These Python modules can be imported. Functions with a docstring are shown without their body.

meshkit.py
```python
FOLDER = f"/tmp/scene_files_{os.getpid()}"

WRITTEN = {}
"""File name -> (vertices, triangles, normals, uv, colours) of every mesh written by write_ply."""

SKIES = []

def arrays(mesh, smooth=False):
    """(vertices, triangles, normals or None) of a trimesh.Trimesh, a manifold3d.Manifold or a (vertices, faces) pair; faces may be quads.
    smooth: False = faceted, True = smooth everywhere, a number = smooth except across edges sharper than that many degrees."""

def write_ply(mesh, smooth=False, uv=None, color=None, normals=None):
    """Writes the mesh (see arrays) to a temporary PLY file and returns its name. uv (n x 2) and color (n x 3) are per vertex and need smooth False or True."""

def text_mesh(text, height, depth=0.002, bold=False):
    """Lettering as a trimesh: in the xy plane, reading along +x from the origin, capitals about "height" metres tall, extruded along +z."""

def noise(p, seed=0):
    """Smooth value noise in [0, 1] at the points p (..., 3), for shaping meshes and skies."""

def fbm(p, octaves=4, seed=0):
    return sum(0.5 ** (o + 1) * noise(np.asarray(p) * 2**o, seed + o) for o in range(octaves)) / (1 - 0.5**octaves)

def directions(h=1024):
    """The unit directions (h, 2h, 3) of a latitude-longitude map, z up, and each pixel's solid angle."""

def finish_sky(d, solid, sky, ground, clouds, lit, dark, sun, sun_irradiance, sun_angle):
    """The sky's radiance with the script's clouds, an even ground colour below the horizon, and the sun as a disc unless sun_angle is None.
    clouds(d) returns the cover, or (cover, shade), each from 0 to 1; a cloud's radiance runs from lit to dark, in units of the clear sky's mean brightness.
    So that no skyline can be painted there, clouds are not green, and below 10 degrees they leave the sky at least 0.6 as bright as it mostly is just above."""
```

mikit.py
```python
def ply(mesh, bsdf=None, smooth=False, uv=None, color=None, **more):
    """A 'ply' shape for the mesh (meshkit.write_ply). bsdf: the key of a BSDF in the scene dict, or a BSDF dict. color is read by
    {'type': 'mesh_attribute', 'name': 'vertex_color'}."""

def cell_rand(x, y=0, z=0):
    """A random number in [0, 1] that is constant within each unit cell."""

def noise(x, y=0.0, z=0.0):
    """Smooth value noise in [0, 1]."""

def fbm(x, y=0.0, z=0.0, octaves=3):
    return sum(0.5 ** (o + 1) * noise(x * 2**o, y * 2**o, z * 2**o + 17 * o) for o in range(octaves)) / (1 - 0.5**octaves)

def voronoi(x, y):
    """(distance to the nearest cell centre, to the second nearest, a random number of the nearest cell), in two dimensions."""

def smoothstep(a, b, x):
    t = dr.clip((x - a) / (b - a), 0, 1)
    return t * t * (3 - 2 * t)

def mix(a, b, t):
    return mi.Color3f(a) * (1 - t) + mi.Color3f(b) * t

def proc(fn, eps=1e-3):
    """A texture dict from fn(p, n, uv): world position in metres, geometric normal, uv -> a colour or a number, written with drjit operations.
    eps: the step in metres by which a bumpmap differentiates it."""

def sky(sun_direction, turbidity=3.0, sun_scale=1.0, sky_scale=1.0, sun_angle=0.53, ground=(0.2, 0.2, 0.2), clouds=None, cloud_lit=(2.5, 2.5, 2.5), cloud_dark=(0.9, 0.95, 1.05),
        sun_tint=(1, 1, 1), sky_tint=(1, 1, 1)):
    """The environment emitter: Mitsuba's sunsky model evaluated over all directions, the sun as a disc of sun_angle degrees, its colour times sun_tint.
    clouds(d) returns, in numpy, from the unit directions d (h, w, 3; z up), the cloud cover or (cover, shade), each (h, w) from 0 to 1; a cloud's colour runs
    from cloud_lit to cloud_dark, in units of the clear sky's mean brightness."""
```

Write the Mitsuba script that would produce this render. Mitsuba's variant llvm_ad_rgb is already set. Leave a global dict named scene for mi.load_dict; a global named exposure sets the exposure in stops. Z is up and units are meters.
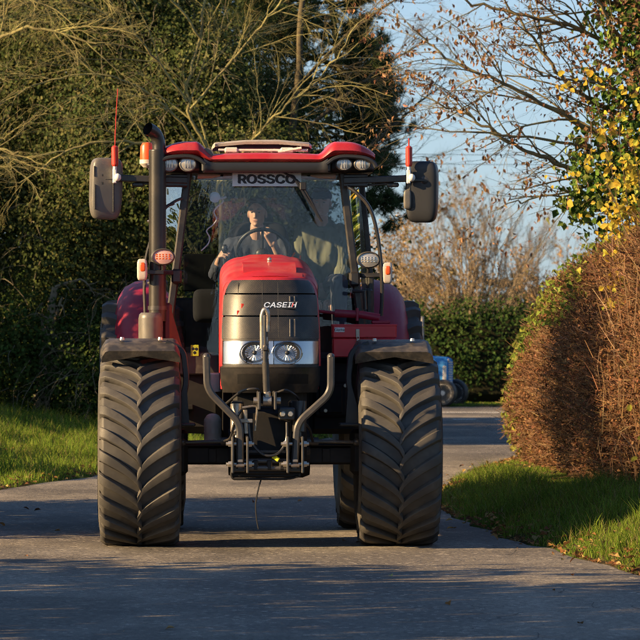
import math, random
import numpy as np, trimesh, shapely, mitsuba as mi, drjit as dr
import manifold3d as m3
import mikit, meshkit
from mikit import proc, noise, fbm, voronoi, cell_rand, smoothstep, mix
T = mi.ScalarTransform4f
scene, labels = {}, {}

# ------------------------------------------------------------------ camera, sky, exposure
PITCH = math.atan(9 / 4555)
scene['camera'] = {'type': 'thinlens', 'fov': 2 * math.degrees(math.atan(320 / 4555)), 'fov_axis': 'x',
                   'aperture_radius': 0.010, 'focus_distance': 33.2, 'near_clip': 0.5, 'far_clip': 6000.0,
                   'to_world': T().look_at(origin=[0, 0, 1.6], target=[0, 10, 1.6 + 10 * math.tan(PITCH)], up=[0, 0, 1])}
SUN_AZ, SUN_EL = math.radians(69), math.radians(20)      # azimuth measured from behind the camera towards its left
SUN = np.array([-math.sin(SUN_AZ) * math.cos(SUN_EL), -math.cos(SUN_AZ) * math.cos(SUN_EL), math.sin(SUN_EL)])
scene['sky'] = mikit.sky(SUN.tolist(), turbidity=3.0, sun_scale=1.75, sun_tint=(1.0, 0.94, 0.84), sky_tint=(0.88, 0.925, 1.10))
exposure = 2.5

# ------------------------------------------------------------------ materials
def rgb(*c): return {'type': 'rgb', 'value': list(map(float, c))}
VC = {'type': 'mesh_attribute', 'name': 'vertex_color'}
def two(b): return {'type': 'twosided', 'bsdf': b}
def pr(col, rough=0.5, **k): return two({'type': 'principled', 'base_color': rgb(*col) if isinstance(col, tuple) else col, 'roughness': rough, **k})

def asphalt(p, n, uv):
    d1, d2, w = voronoi(p.x * 34, p.y * 34)
    grain = noise(p.x * 75, p.y * 75)
    big = fbm(p.x * 0.7, p.y * 0.35, 3.0, octaves=4)
    streak = fbm(p.x * 3.2, p.y * 0.30, 9.0, octaves=3)
    c = mix((0.104, 0.093, 0.081), (0.182, 0.162, 0.134), smoothstep(0.3, 0.7, big))
    c = c * (0.80 + 0.40 * streak)
    c = c * (0.74 + 0.46 * w) * (0.86 + 0.28 * grain) * (0.74 + 0.26 * smoothstep(0.02, 0.22, d2 - d1))
    c = mix(c, (0.36, 0.32, 0.27), smoothstep(0.965, 0.975, w) * 0.6)
    damp = smoothstep(0.50, 0.66, fbm(p.x * 1.1, p.y * 0.6, 21.0, octaves=4))
    c = c * (1 - 0.28 * damp)
    e1, e2, q = voronoi(p.x * 0.55 + 0.35 * noise(p.x * 3, p.y * 3), p.y * 0.22 + 0.35 * noise(p.x * 3, p.y * 3, 7.0))
    crack = smoothstep(0.012, 0.003, e2 - e1) * smoothstep(0.45, 0.6, noise(p.x * 0.6, p.y * 0.4, 2.0))
    return c * (1 - 0.55 * crack)
def asphalt_h(p, n, uv): return 0.006 * noise(p.x * 60, p.y * 60) + 0.008 * noise(p.x * 14, p.y * 14)
scene['m_asphalt'] = {'type': 'bumpmap', 'arbitrary': proc(asphalt_h, eps=4e-3), 'scale': 1.0, 'bsdf': {'type': 'principled', 'base_color': proc(asphalt), 'roughness': 0.75, 'specular': 0.35}}
def soil(p, n, uv):
    a = fbm(p.x * 1.3, p.y * 1.3, 1.0, octaves=4); b = noise(p.x * 25, p.y * 25)
    return mix((0.055, 0.045, 0.026), (0.05, 0.075, 0.018), smoothstep(0.35, 0.6, a)) * (0.6 + 0.8 * b)
scene['m_soil'] = two({'type': 'diffuse', 'reflectance': proc(soil)})
scene['m_line'] = pr((0.62, 0.62, 0.60), 0.7)

def dusty(base, dust, amount, scale=6.0):
    def f(p, n, uv):
        d = fbm(p.x * scale, p.y * scale, p.z * scale, octaves=4)
        s = noise(p.x * 60, p.y * 60, p.z * 25)
        return mix(base, dust, dr.clip(amount * (0.25 + 1.5 * smoothstep(0.35, 0.75, d)) * (0.7 + 0.6 * s), 0, 1))
    return f
DUST = (0.26, 0.21, 0.15)
scene['m_red'] = pr(proc(dusty((0.36, 0.010, 0.018), (0.30, 0.22, 0.18), 0.11)), 0.36, clearcoat=0.5, clearcoat_gloss=0.85, specular=0.5)
scene['m_red_shaded'] = pr(proc(dusty((0.24, 0.007, 0.030), DUST, 0.05)), 0.45, clearcoat=0.25, clearcoat_gloss=0.8, specular=0.35)  # same red as the bonnet, darkened to carry the shade on the mudguards
scene['m_toolbox'] = pr(proc(dusty((0.62, 0.014, 0.022), DUST, 0.06)), 0.38, clearcoat=0.3)
scene['m_black'] = pr(proc(dusty((0.018, 0.018, 0.019), DUST, 0.10)), 0.5)
scene['m_black_gloss'] = pr(proc(dusty((0.016, 0.016, 0.018), DUST, 0.05)), 0.32)
scene['m_grille'] = pr(proc(dusty((0.026, 0.025, 0.024), DUST, 0.14, 9.0)), 0.52, specular=0.4)
scene['m_fender'] = pr(proc(dusty((0.020, 0.020, 0.021), DUST, 0.16, 14.0)), 0.5)
scene['m_chassis'] = pr(proc(dusty((0.009, 0.009, 0.010), (0.12, 0.10, 0.08), 0.035, 8.0)), 0.6, specular=0.3)
scene['m_maroon'] = pr((0.085, 0.018, 0.018), 0.55)
scene['m_arm'] = pr(proc(dusty((0.050, 0.050, 0.052), (0.20, 0.16, 0.12), 0.12, 10.0)), 0.34, metallic=0.3)
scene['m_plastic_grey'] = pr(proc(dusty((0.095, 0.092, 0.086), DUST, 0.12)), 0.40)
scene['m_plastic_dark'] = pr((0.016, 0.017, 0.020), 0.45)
scene['m_exhaust'] = pr(proc(dusty((0.028, 0.027, 0.026), DUST, 0.05)), 0.36, metallic=0.35)
scene['m_steel'] = pr(proc(dusty((0.42, 0.38, 0.33), (0.20, 0.12, 0.06), 0.35, 18.0)), 0.35, metallic=0.8)
scene['m_zinc'] = pr((0.55, 0.50, 0.42), 0.35, metallic=0.8)
scene['m_chrome'] = pr((0.40, 0.40, 0.41), 0.24, metallic=1.0)
scene['m_reflector'] = pr((0.62, 0.62, 0.62), 0.22, metallic=0.9)
scene['m_lens'] = {'type': 'thindielectric', 'int_ior': 1.5}
scene['m_glass'] = {'type': 'thindielectric', 'int_ior': 1.40, 'specular_transmittance': rgb(0.80, 0.85, 0.89)}
scene['m_tinted_glass'] = {'type': 'thindielectric', 'int_ior': 1.52, 'specular_transmittance': rgb(0.26, 0.31, 0.34)}
scene['m_lamp_face'] = pr((0.50, 0.47, 0.42), 0.25, metallic=0.5)
scene['m_lamp_pink'] = pr((0.55, 0.33, 0.29), 0.22, clearcoat=0.8)
scene['m_amber'] = pr((0.62, 0.085, 0.012), 0.35, clearcoat=0.3)
scene['m_clear_lens'] = pr((0.52, 0.44, 0.36), 0.25, clearcoat=0.8)
scene['m_red_plastic'] = pr((0.42, 0.030, 0.018), 0.45)
scene['m_beige'] = pr(proc(dusty((0.36, 0.32, 0.28), DUST, 0.3)), 0.5)
scene['m_tank'] = pr(proc(dusty((0.60, 0.56, 0.50), DUST, 0.25)), 0.5)
scene['m_plate'] = pr((0.50, 0.62, 0.66), 0.5)
scene['m_ink'] = pr((0.012, 0.013, 0.016), 0.5)
scene['m_badge'] = pr((0.62, 0.70, 0.82), 0.3, metallic=0.3)
scene['m_white'] = pr((0.72, 0.70, 0.66), 0.5)
scene['m_yellow'] = pr((0.62, 0.62, 0.04), 0.5)
scene['m_green'] = pr((0.08, 0.28, 0.05), 0.5)
scene['m_blue'] = pr((0.008, 0.17, 0.46), 0.5)
scene['m_skin'] = pr((0.46, 0.275, 0.20), 0.5)
scene['m_eye'] = pr((0.03, 0.025, 0.02), 0.3)
scene['m_lip'] = pr((0.40, 0.19, 0.16), 0.5)
scene['m_hair'] = pr((0.040, 0.024, 0.014), 0.7, specular=0.2)
scene['m_navy'] = pr((0.030, 0.036, 0.055), 0.85)
def jacket(p, n, uv):
    return mix((0.12, 0.125, 0.085), (0.18, 0.18, 0.125), noise(p.x * 30, p.y * 30, p.z * 12))
scene['m_olive'] = two({'type': 'diffuse', 'reflectance': proc(jacket)})
scene['m_seat'] = pr((0.014, 0.014, 0.016), 0.9, specular=0.2)
def mesh_grille(p, n, uv):
    base = dusty((0.018, 0.018, 0.018), DUST, 0.07, 9.0)(p, n, uv)
    h = dr.sin(p.x * 480) * dr.sin(p.z * 480)
    return base * (0.45 + 0.75 * smoothstep(-0.15, 0.35, h))
scene['m_grille'] = pr(proc(mesh_grille), 0.42, specular=0.5)
def rubber(p, n, uv):
    d = fbm(p.x * 7, p.y * 7, p.z * 7, octaves=4); s = noise(p.x * 45, p.y * 45, p.z * 45)
    return mix((0.048, 0.045, 0.042), (0.088, 0.081, 0.071), smoothstep(0.25, 0.8, d) * (0.45 + 0.6 * s))
scene['m_rubber'] = two({'type': 'principled', 'base_color': proc(rubber), 'roughness': 0.6, 'specular': 0.4})
scene['m_leaf'] = {'type': 'principledthin', 'base_color': VC, 'roughness': 0.45, 'diff_trans': 0.55, 'spec_trans': 0.0, 'eta': 1.35}
scene['m_ivy'] = {'type': 'principledthin', 'base_color': VC, 'roughness': 0.6, 'diff_trans': 0.35, 'spec_trans': 0.0, 'eta': 1.4}
scene['m_dry'] = {'type': 'principledthin', 'base_color': VC, 'roughness': 0.7, 'diff_trans': 0.5, 'spec_trans': 0.0, 'eta': 1.2}
scene['m_grass'] = {'type': 'principledthin', 'base_color': VC, 'roughness': 0.5, 'diff_trans': 0.8, 'spec_trans': 0.0, 'eta': 1.3}
scene['m_twig'] = two({'type': 'diffuse', 'reflectance': VC})

# ------------------------------------------------------------------ scene helpers
def numbered(name):
    if name not in scene and name not in labels: return name
    i = 1
    while f'{name}_{i:03d}' in scene or f'{name}_{i:03d}' in labels: i += 1
    return f'{name}_{i:03d}'
def lab(key, label=None, cat=None, group=None, kind=None):
    labels[key] = {k: v for k, v in dict(label=label, category=cat, group=group, kind=kind).items() if v}
    return key
def add(name, mesh, bsdf, smooth=False, color=None, **k):
    key = numbered(name)
    scene[key] = mikit.ply(mesh, bsdf, smooth, color=color, **k)
    return key
def thing(name, label, cat, group=None):
    key = numbered(name); lab(key, label, cat, group); return key
def cat(ms):
    ms = [m for m in ms if m is not None]
    return trimesh.util.concatenate(ms)
def tm(v, f): return trimesh.Trimesh(np.asarray(v, float), np.asarray(f), process=False)
def hull(pts): return trimesh.convex.convex_hull(np.asarray(pts, float))

# ------------------------------------------------------------------ mesh helpers
def cbox(x0, x1, y0, y1, z0, z1, c=0.008):
    lo, hi = np.array([x0, y0, z0], float), np.array([x1, y1, z1], float)
    c = min(c, (hi - lo).min() * 0.45); pts = []
    for s in np.ndindex(2, 2, 2):
        p = np.where(s, hi, lo); q = np.where(s, -1, 1) * c
        for k in range(3):
            d = q.copy(); d[k] = 0; pts.append(p + d)
    return hull(pts)
def catmull(pts, n=6):
    p = np.asarray(pts, float); p = np.vstack([2 * p[0] - p[1], p, 2 * p[-1] - p[-2]]); out = []
    for i in range(1, len(p) - 2):
        for t in np.arange(n) / n:
            a, b, c, d = p[i - 1:i + 3]
            out.append(0.5 * (2 * b + (c - a) * t + (2 * a - 5 * b + 4 * c - d) * t * t + (3 * b - a - 3 * c + d) * t ** 3))
    return np.array(out + [p[-2]])
def tube(pts, r, sides=10, n=0, cap=True):
    p = catmull(pts, n) if n else np.asarray(pts, float)
    r = np.broadcast_to(np.asarray(r, float), (len(p),)) if np.ndim(r) < 1 or len(r) == len(p) else np.interp(np.linspace(0, 1, len(p)), np.linspace(0, 1, len(r)), r)
    t = np.gradient(p, axis=0); t /= np.linalg.norm(t, axis=1, keepdims=True) + 1e-12
    up = np.array([0.13, 0.31, 0.94]) if abs(t[0][2]) < 0.9 else np.array([0.9, 0.3, 0.1])
    a = np.zeros_like(p); u = np.cross(t[0], up); u /= np.linalg.norm(u)
    for i in range(len(p)):
        u = u - t[i] * (u @ t[i]); u /= np.linalg.norm(u); a[i] = u
    b = np.cross(t, a); an = np.arange(sides) * 2 * np.pi / sides
    v = (p[:, None] + r[:, None, None] * (np.cos(an)[None, :, None] * a[:, None] + np.sin(an)[None, :, None] * b[:, None])).reshape(-1, 3)
    i, j = np.meshgrid(np.arange(len(p) - 1), np.arange(sides), indexing='ij')
    A, B = i * sides + j, i * sides + (j + 1) % sides
    f = np.vstack([np.stack([A, B, B + sides], -1).reshape(-1, 3), np.stack([A, B + sides, A + sides], -1).reshape(-1, 3)])
    if cap:
        k = len(v); v = np.vstack([v, p[:1], p[-1:]]); j = np.arange(sides); e = (len(p) - 1) * sides
        f = np.vstack([f, np.stack([(j + 1) % sides, j, j * 0 + k], 1), np.stack([e + j, e + (j + 1) % sides, j * 0 + k + 1], 1)])
    return tm(v, f)
def grid(nu, nv, fn, closed_u=False):
    u, v = np.meshgrid(np.linspace(0, 1, nu), np.linspace(0, 1, nv), indexing='ij')
    x, y, z = fn(u, v); P = np.stack(np.broadcast_arrays(x, y, z), -1).reshape(-1, 3)
    i, j = np.meshgrid(np.arange(nu - 1), np.arange(nv - 1), indexing='ij'); A = i * nv + j
    f = np.vstack([np.stack([A, A + nv, A + nv + 1], -1).reshape(-1, 3), np.stack([A, A + nv + 1, A + 1], -1).reshape(-1, 3)])
    return tm(P, f)
def loft(rings, cap=True):
    R = np.asarray(rings, float); n, k = R.shape[:2]
    i, j = np.meshgrid(np.arange(n - 1), np.arange(k), indexing='ij'); A, B = i * k + j, i * k + (j + 1) % k
    f = np.vstack([np.stack([A, B, B + k], -1).reshape(-1, 3), np.stack([A, B + k, A + k], -1).reshape(-1, 3)]); v = R.reshape(-1, 3)
    if cap:
        m = len(v); v = np.vstack([v, R[0].mean(0), R[-1].mean(0)]); j = np.arange(k); e = (n - 1) * k
        f = np.vstack([f, np.stack([(j + 1) % k, j, j * 0 + m], 1), np.stack([e + j, e + (j + 1) % k, j * 0 + m + 1], 1)])
    return tm(v, f)
def sweep(path, sec, closed=False):
    """a bar along a path in the xz plane: section (s across in the plane, t along y)"""
    p = np.asarray(path, float); t = np.gradient(p, axis=0); t[:, 1] = 0; t /= np.linalg.norm(t, axis=1, keepdims=True)
    nrm = np.stack([t[:, 2], 0 * t[:, 0], -t[:, 0]], 1); rings = []
    for q, n_ in zip(p, nrm): rings.append([q + n_ * s + np.array([0, 1, 0]) * y for s, y in sec])
    return loft(rings)
def oct_sec(w, d, c=0.3):
    a, b = w / 2, d / 2; k = min(a, b) * c
    return [(a - k, -b), (a, -b + k), (a, b - k), (a - k, b), (-a + k, b), (-a, b - k), (-a, -b + k), (-a + k, -b)]
def roundpath(pts, r=0.05, n=5):
    p = np.asarray(pts, float); out = [p[0]]
    for i in range(1, len(p) - 1):
        a, b = p[i - 1] - p[i], p[i + 1] - p[i]; a = p[i] + a / np.linalg.norm(a) * r; b = p[i] + b / np.linalg.norm(b) * r
        for t in np.linspace(0, 1, n): out.append((1 - t) ** 2 * a + 2 * t * (1 - t) * p[i] + t * t * b)
    return np.array(out + [p[-1]])
def lathe(prof, n=32, axis='z', at=(0, 0, 0)):
    pr_ = np.asarray(prof, float); an = np.arange(n) * 2 * np.pi / n; rings = []
    for r, h in pr_:
        c, s = r * np.cos(an), r * np.sin(an); hh = np.full(n, h)
        rings.append(np.stack({'z': (c, s, hh), 'y': (c, hh, s), 'x': (hh, c, s)}[axis], 1))
    return loft(rings).apply_translation(at)
def ellipsoid(c, r, n=3):
    m = trimesh.creation.icosphere(n, 1.0); m.vertices = m.vertices * np.asarray(r) + np.asarray(c); return m
def rbox(cx, cy, cz, sx, sy, sz, e=0.35, n=24):
    """superellipsoid box"""
    m = trimesh.creation.uv_sphere(1.0, count=[n, n * 2]); v = m.vertices
    v = np.sign(v) * np.abs(v) ** e; m.vertices = v * np.array([sx, sy, sz]) / 2 + np.array([cx, cy, cz]); return m

# ------------------------------------------------------------------ ground, roads, verges
LE = np.array([[-20, -3.6], [20, -3.45], [40, -3.30], [45.3, -3.14], [50, -2.4], [60, -0.85], [70, 0.6], [76, 1.45], [79, 1.6], [81, 0.6], [82, -1.5]])
RE = np.array([[-20, 3.9], [15, 3.6], [23, 3.0], [29.6, 2.10], [33.7, 1.58], [37, 1.27], [41.4, 1.07], [44, 1.12], [48, 1.42], [54.8, 2.2], [60, 2.95], [70, 4.4], [77, 5.6], [80, 7.2], [82, 10.0]])
def smooth_edge(E):
    c = catmull(E[:, ::-1], 8); rs = np.random.RandomState(3); w = rs.normal(0, 0.035, len(c)); w[:2] = 0; c[:, 0] += w; return c
lane = shapely.Polygon(np.vstack([smooth_edge(LE), smooth_edge(RE)[::-1]])).buffer(0)
cross_road = shapely.Polygon([(-90, 74.5), (-30, 80.5), (0, 81.3), (14, 81.3), (60, 84), (120, 88), (120, 101), (60, 96), (14, 93.6), (0, 93.4), (-30, 92.5), (-90, 86)])
road_shape = shapely.union_all([lane, cross_road]).segmentize(1.5)
shapely.prepare(road_shape)
def ground_h(x, y):
    x, y = np.asarray(x, float), np.asarray(y, float); sh = x.shape
    d = shapely.distance(road_shape, shapely.points(x.ravel(), y.ravel())).reshape(sh)
    lip = np.clip(d / 0.14, 0, 1); h = -0.03 + 0.065 * lip
    left = x < np.interp(y, LE[:-2, 0], LE[:-2, 1]) + 0.3
    sm = lambda a, b, t: np.clip((t - a) / (b - a), 0, 1) ** 2 * (3 - 2 * np.clip((t - a) / (b - a), 0, 1))
    bank = 0.55 * sm(0.3, 7.0, d) * left * sm(35, 46, y) * (1 - sm(72, 80, y))
    rv = (0.03 + 0.20 * (1 - sm(36, 40, y))) * sm(0.05, 1.0, d) * (~left) * (1 - sm(70, 78, y))
    nz = meshkit.fbm(np.stack([x * 0.8, y * 0.8, 0 * x], -1), 3, 5) - 0.5
    return h + bank + rv + nz * 0.09 * sm(0.1, 0.9, d) + 0.35 * sm(140, 400, y)
def axis_lines(a, b, step, far, ratio=1.35):
    mid = list(np.arange(a, b, step)); lo, hi, s = [], [], step
    p = a
    while p > -far: s *= ratio; p -= s; lo.append(p)
    s, p = step, mid[-1]
    while p < far: s *= ratio; p += s; hi.append(p)
    return np.array(lo[::-1] + mid + hi)
gx, gy = axis_lines(-9, 9, 0.22, 3000), axis_lines(12, 98, 0.3, 3000)
X, Y = np.meshgrid(gx, gy, indexing='ij'); Z = ground_h(X, Y)
nx, ny = X.shape; i, j = np.meshgrid(np.arange(nx - 1), np.arange(ny - 1), indexing='ij'); A = i * ny + j
gm = tm(np.stack([X, Y, Z], -1).reshape(-1, 3), np.vstack([np.stack([A, A + ny, A + ny + 1], -1).reshape(-1, 3), np.stack([A, A + ny + 1, A + 1], -1).reshape(-1, 3)]))
lab(add('ground', gm, 'm_soil', True), 'earth and rough grass ground beside the lane', kind='structure')
rv_, rf_ = trimesh.creation.triangulate_polygon(road_shape, engine='earcut')
lab(add('road', tm(np.column_stack([rv_, np.zeros(len(rv_))]), rf_), 'm_asphalt'), 'worn grey asphalt lane leading to a junction', kind='structure')
def strip(pts, w, z=0.004):
    p = np.asarray(pts, float); t = np.gradient(p, axis=0); t /= np.linalg.norm(t, axis=1, keepdims=True); n = np.stack([-t[:, 1], t[:, 0]], 1) * w / 2
    L, R = p + n, p - n; v = np.column_stack([np.vstack([L, R]), np.full(2 * len(p), z)]); k = len(p); i = np.arange(k - 1)
    return tm(v, np.vstack([np.stack([i, i + k, i + k + 1], 1), np.stack([i, i + k + 1, i + 1], 1)]))
lab(add('road_marking', strip([(-30, 86.4), (0, 87.2), (14, 87.3), (60, 90)], 0.22), 'm_line'), 'white centre line of the junction road', kind='structure')
for k in range(7):
    x0 = 1.6 + k * 0.75
    lab(add('give_way_marking', strip([(x0, 80.6 + 0.03 * k), (x0 + 0.42, 80.6 + 0.03 * k)], 0.2), 'm_line'), 'white dash of the give way line', kind='structure')

# ------------------------------------------------------------------ vegetation helpers
def colour_mix(rs, n, cols, jit=0.18):
    c = np.asarray(cols, float)[rs.randint(0, len(cols), n)]
    return np.clip(c * np.exp(rs.normal(0, jit, (n, 1))) * np.exp(rs.normal(0, jit * 0.3, (n, 3))), 0.004, 0.9)
def unit(v): return v / (np.linalg.norm(v, axis=-1, keepdims=True) + 1e-12)
def leafcards(rs, pos, nrm, axis, length, width, col, fold=0.25, pts=4):
    """leaf blades of four triangles: base, two pairs of side points, tip; folded along the midrib"""
    n = len(pos); nrm = unit(nrm); axis = unit(axis - nrm * (axis * nrm).sum(1, keepdims=True)); side = np.cross(axis, nrm)
    L = np.broadcast_to(length, (n,))[:, None]; W = np.broadcast_to(width, (n,))[:, None] / 2
    b = pos - axis * L * 0.5; tip = pos + axis * L * 0.5 - nrm * L * 0.12
    m1 = b + axis * L * 0.38
    up = nrm * W * fold
    s1, s2 = m1 + side * W + up, m1 - side * W + up
    mid = b + axis * L * 0.42
    if pts == 3:
        v = np.stack([b, s1, tip, s2], 1).reshape(-1, 3); k = np.arange(n)[:, None] * 4
        return v, np.concatenate([k + np.array([[0, 1, 2]]), k + np.array([[0, 2, 3]])], 0), np.repeat(col, 4, axis=0)
    if pts == 6:
        q = b + axis * L * 0.72 - nrm * L * 0.03; w2 = W * rs.uniform(0.45, 0.8, (n, 1)); curl = nrm * L * rs.uniform(-0.05, 0.16, (n, 1))
        v = np.stack([b, s1 + curl, q + side * w2 + up * 0.6, tip + curl * 0.7, q - side * w2 + up * 0.6 + curl, s2, mid], 1).reshape(-1, 3); k = np.arange(n)[:, None] * 7
        return v, np.concatenate([k + np.array([[i, (i + 1) % 6, 6]]) for i in range(6)], 0), np.repeat(col, 7, axis=0)
    v = np.stack([b, s1, tip, s2, mid], 1).reshape(-1, 3); k = np.arange(n)[:, None] * 5
    f = np.concatenate([k + np.array([[0, 1, 4]]), k + np.array([[1, 2, 4]]), k + np.array([[2, 3, 4]]), k + np.array([[3, 0, 4]])], 0)
    return v, f, np.repeat(col, 5, axis=0)
def blades(rs, base, h, lean, width, col):
    """grass blades: two segments"""
    n = len(base); a = rs.uniform(0, 2 * np.pi, n); side = np.stack([np.cos(a), np.sin(a), 0 * a], 1) * (np.broadcast_to(width, (n,))[:, None] / 2)
    h = np.broadcast_to(h, (n,))[:, None]; up = np.array([[0, 0, 1.0]]); ln = lean * h
    m1 = base + up * h * 0.55 + ln * 0.3; tip = base + up * h * 0.95 + ln
    v = np.stack([base - side, base + side, m1 + side * 0.7, m1 - side * 0.7, tip], 1).reshape(-1, 3); k = np.arange(n)[:, None] * 5
    f = np.concatenate([k + np.array([[0, 1, 2]]), k + np.array([[0, 2, 3]]), k + np.array([[3, 2, 4]])], 0)
    return v, f, np.repeat(col, 5, axis=0)
def sticks(P0, P1, r0, r1, col):
    n = len(P0); t = unit(P1 - P0); h = np.where(np.abs(t[:, 2:]) < 0.9, [[0, 0, 1.0]], [[1.0, 0, 0]]); a = unit(np.cross(t, h)); b = np.cross(t, a)
    r0, r1 = np.broadcast_to(r0, (n,))[:, None], np.broadcast_to(r1, (n,))[:, None]; v = []
    for p, r in ((P0, r0), (P1, r1)):
        for k in range(3): v.append(p + r * (math.cos(k * 2.0944) * a + math.sin(k * 2.0944) * b))
    v = np.stack(v, 1).reshape(-1, 3); k = np.arange(n)[:, None] * 6; f = []
    for q in range(3):
        w = (q + 1) % 3; f += [k + np.array([[q, w, 3 + w]]), k + np.array([[q, 3 + w, 3 + q]])]
    return v, np.concatenate(f, 0), np.repeat(col, 6, axis=0)
def tubes(lines, col_fn, sides=5):
    """many polylines [(points, radii)] as one mesh, batched by their length"""
    by = {}
    for p, r in lines: by.setdefault(len(p), []).append((p, r))
    V, F, C, at = [], [], [], 0
    for K, L in by.items():
        P = np.array([l[0] for l in L]); R = np.array([l[1] for l in L]); s = sides if R.max() > 0.012 else 3
        t = unit(np.gradient(P, axis=1)); ref = np.where(np.abs(t[:, :1, 2:]) < 0.85, [[[0, 0, 1.0]]], [[[1.0, 0.2, 0]]])
        a = unit(np.cross(t, np.broadcast_to(ref, t.shape))); b = np.cross(t, a); an = np.arange(s) * 2 * np.pi / s
        v = P[:, :, None] + R[:, :, None, None] * (np.cos(an)[:, None] * a[:, :, None] + np.sin(an)[:, None] * b[:, :, None])
        q, i, j = np.meshgrid(np.arange(len(L)), np.arange(K - 1), np.arange(s), indexing='ij'); A_ = q * K * s + i * s + j; B_ = q * K * s + i * s + (j + 1) % s
        F.append(np.vstack([np.stack([A_, B_, B_ + s], -1).reshape(-1, 3), np.stack([A_, B_ + s, A_ + s], -1).reshape(-1, 3)]) + at)
        V.append(v.reshape(-1, 3)); C.append(col_fn(v.reshape(-1, 3), np.repeat(R.ravel(), s))); at += len(V[-1])
    return np.vstack(V), np.vstack(F), np.vstack(C)
def addvfc(name, parts, bsdf, smooth=False):
    V, F, C, at = [], [], [], 0
    for v, f, c in parts: V.append(v); F.append(f + at); C.append(c); at += len(v)
    return add(name, tm(np.vstack(V), np.vstack(F)), bsdf, smooth, color=np.vstack(C))
def grow(rng, p, d, L, r, lv, spec, out, tips):
    """one limb as a wandering polyline, then its side shoots"""
    S = spec[lv]; n = S['n']; pts, dirs = [p], [d]; q, e = np.array(p, float), np.array(d, float)
    for k in range(n):
        e = unit(e + rng.normal(0, S['wob'], 3) + np.asarray(S['trop']) * (k + 1) / n); q = q + e * L / n; pts.append(q); dirs.append(e)
    pts = np.array(pts); rad = r * (1 - (1 - S['taper']) * np.linspace(0, 1, n + 1)); out.append((pts, rad))
    if lv + 1 < len(spec):
        for c in range(rng.poisson(S['kids'] * L) if S.get('per_m') else S['kids']):
            t = rng.uniform(S.get('from', 0.2), 1.0); k = min(int(t * n), n - 1); u = t * n - k; b = pts[k] * (1 - u) + pts[k + 1] * u; e = dirs[k + 1]
            a = rng.uniform(*S['ang']); w = unit(np.cross(e, rng.normal(0, 1, 3))); w = unit(w * np.asarray(S.get('flat', (1, 1, 1))))
            grow(rng, b, unit(e * math.cos(a) + w * math.sin(a)), L * rng.uniform(*S['ratio']) * (1.15 - 0.5 * t), rad[k] * S['rr'], lv + 1, spec, out, tips)
    else:
        tips.append((pts, dirs))
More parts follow.
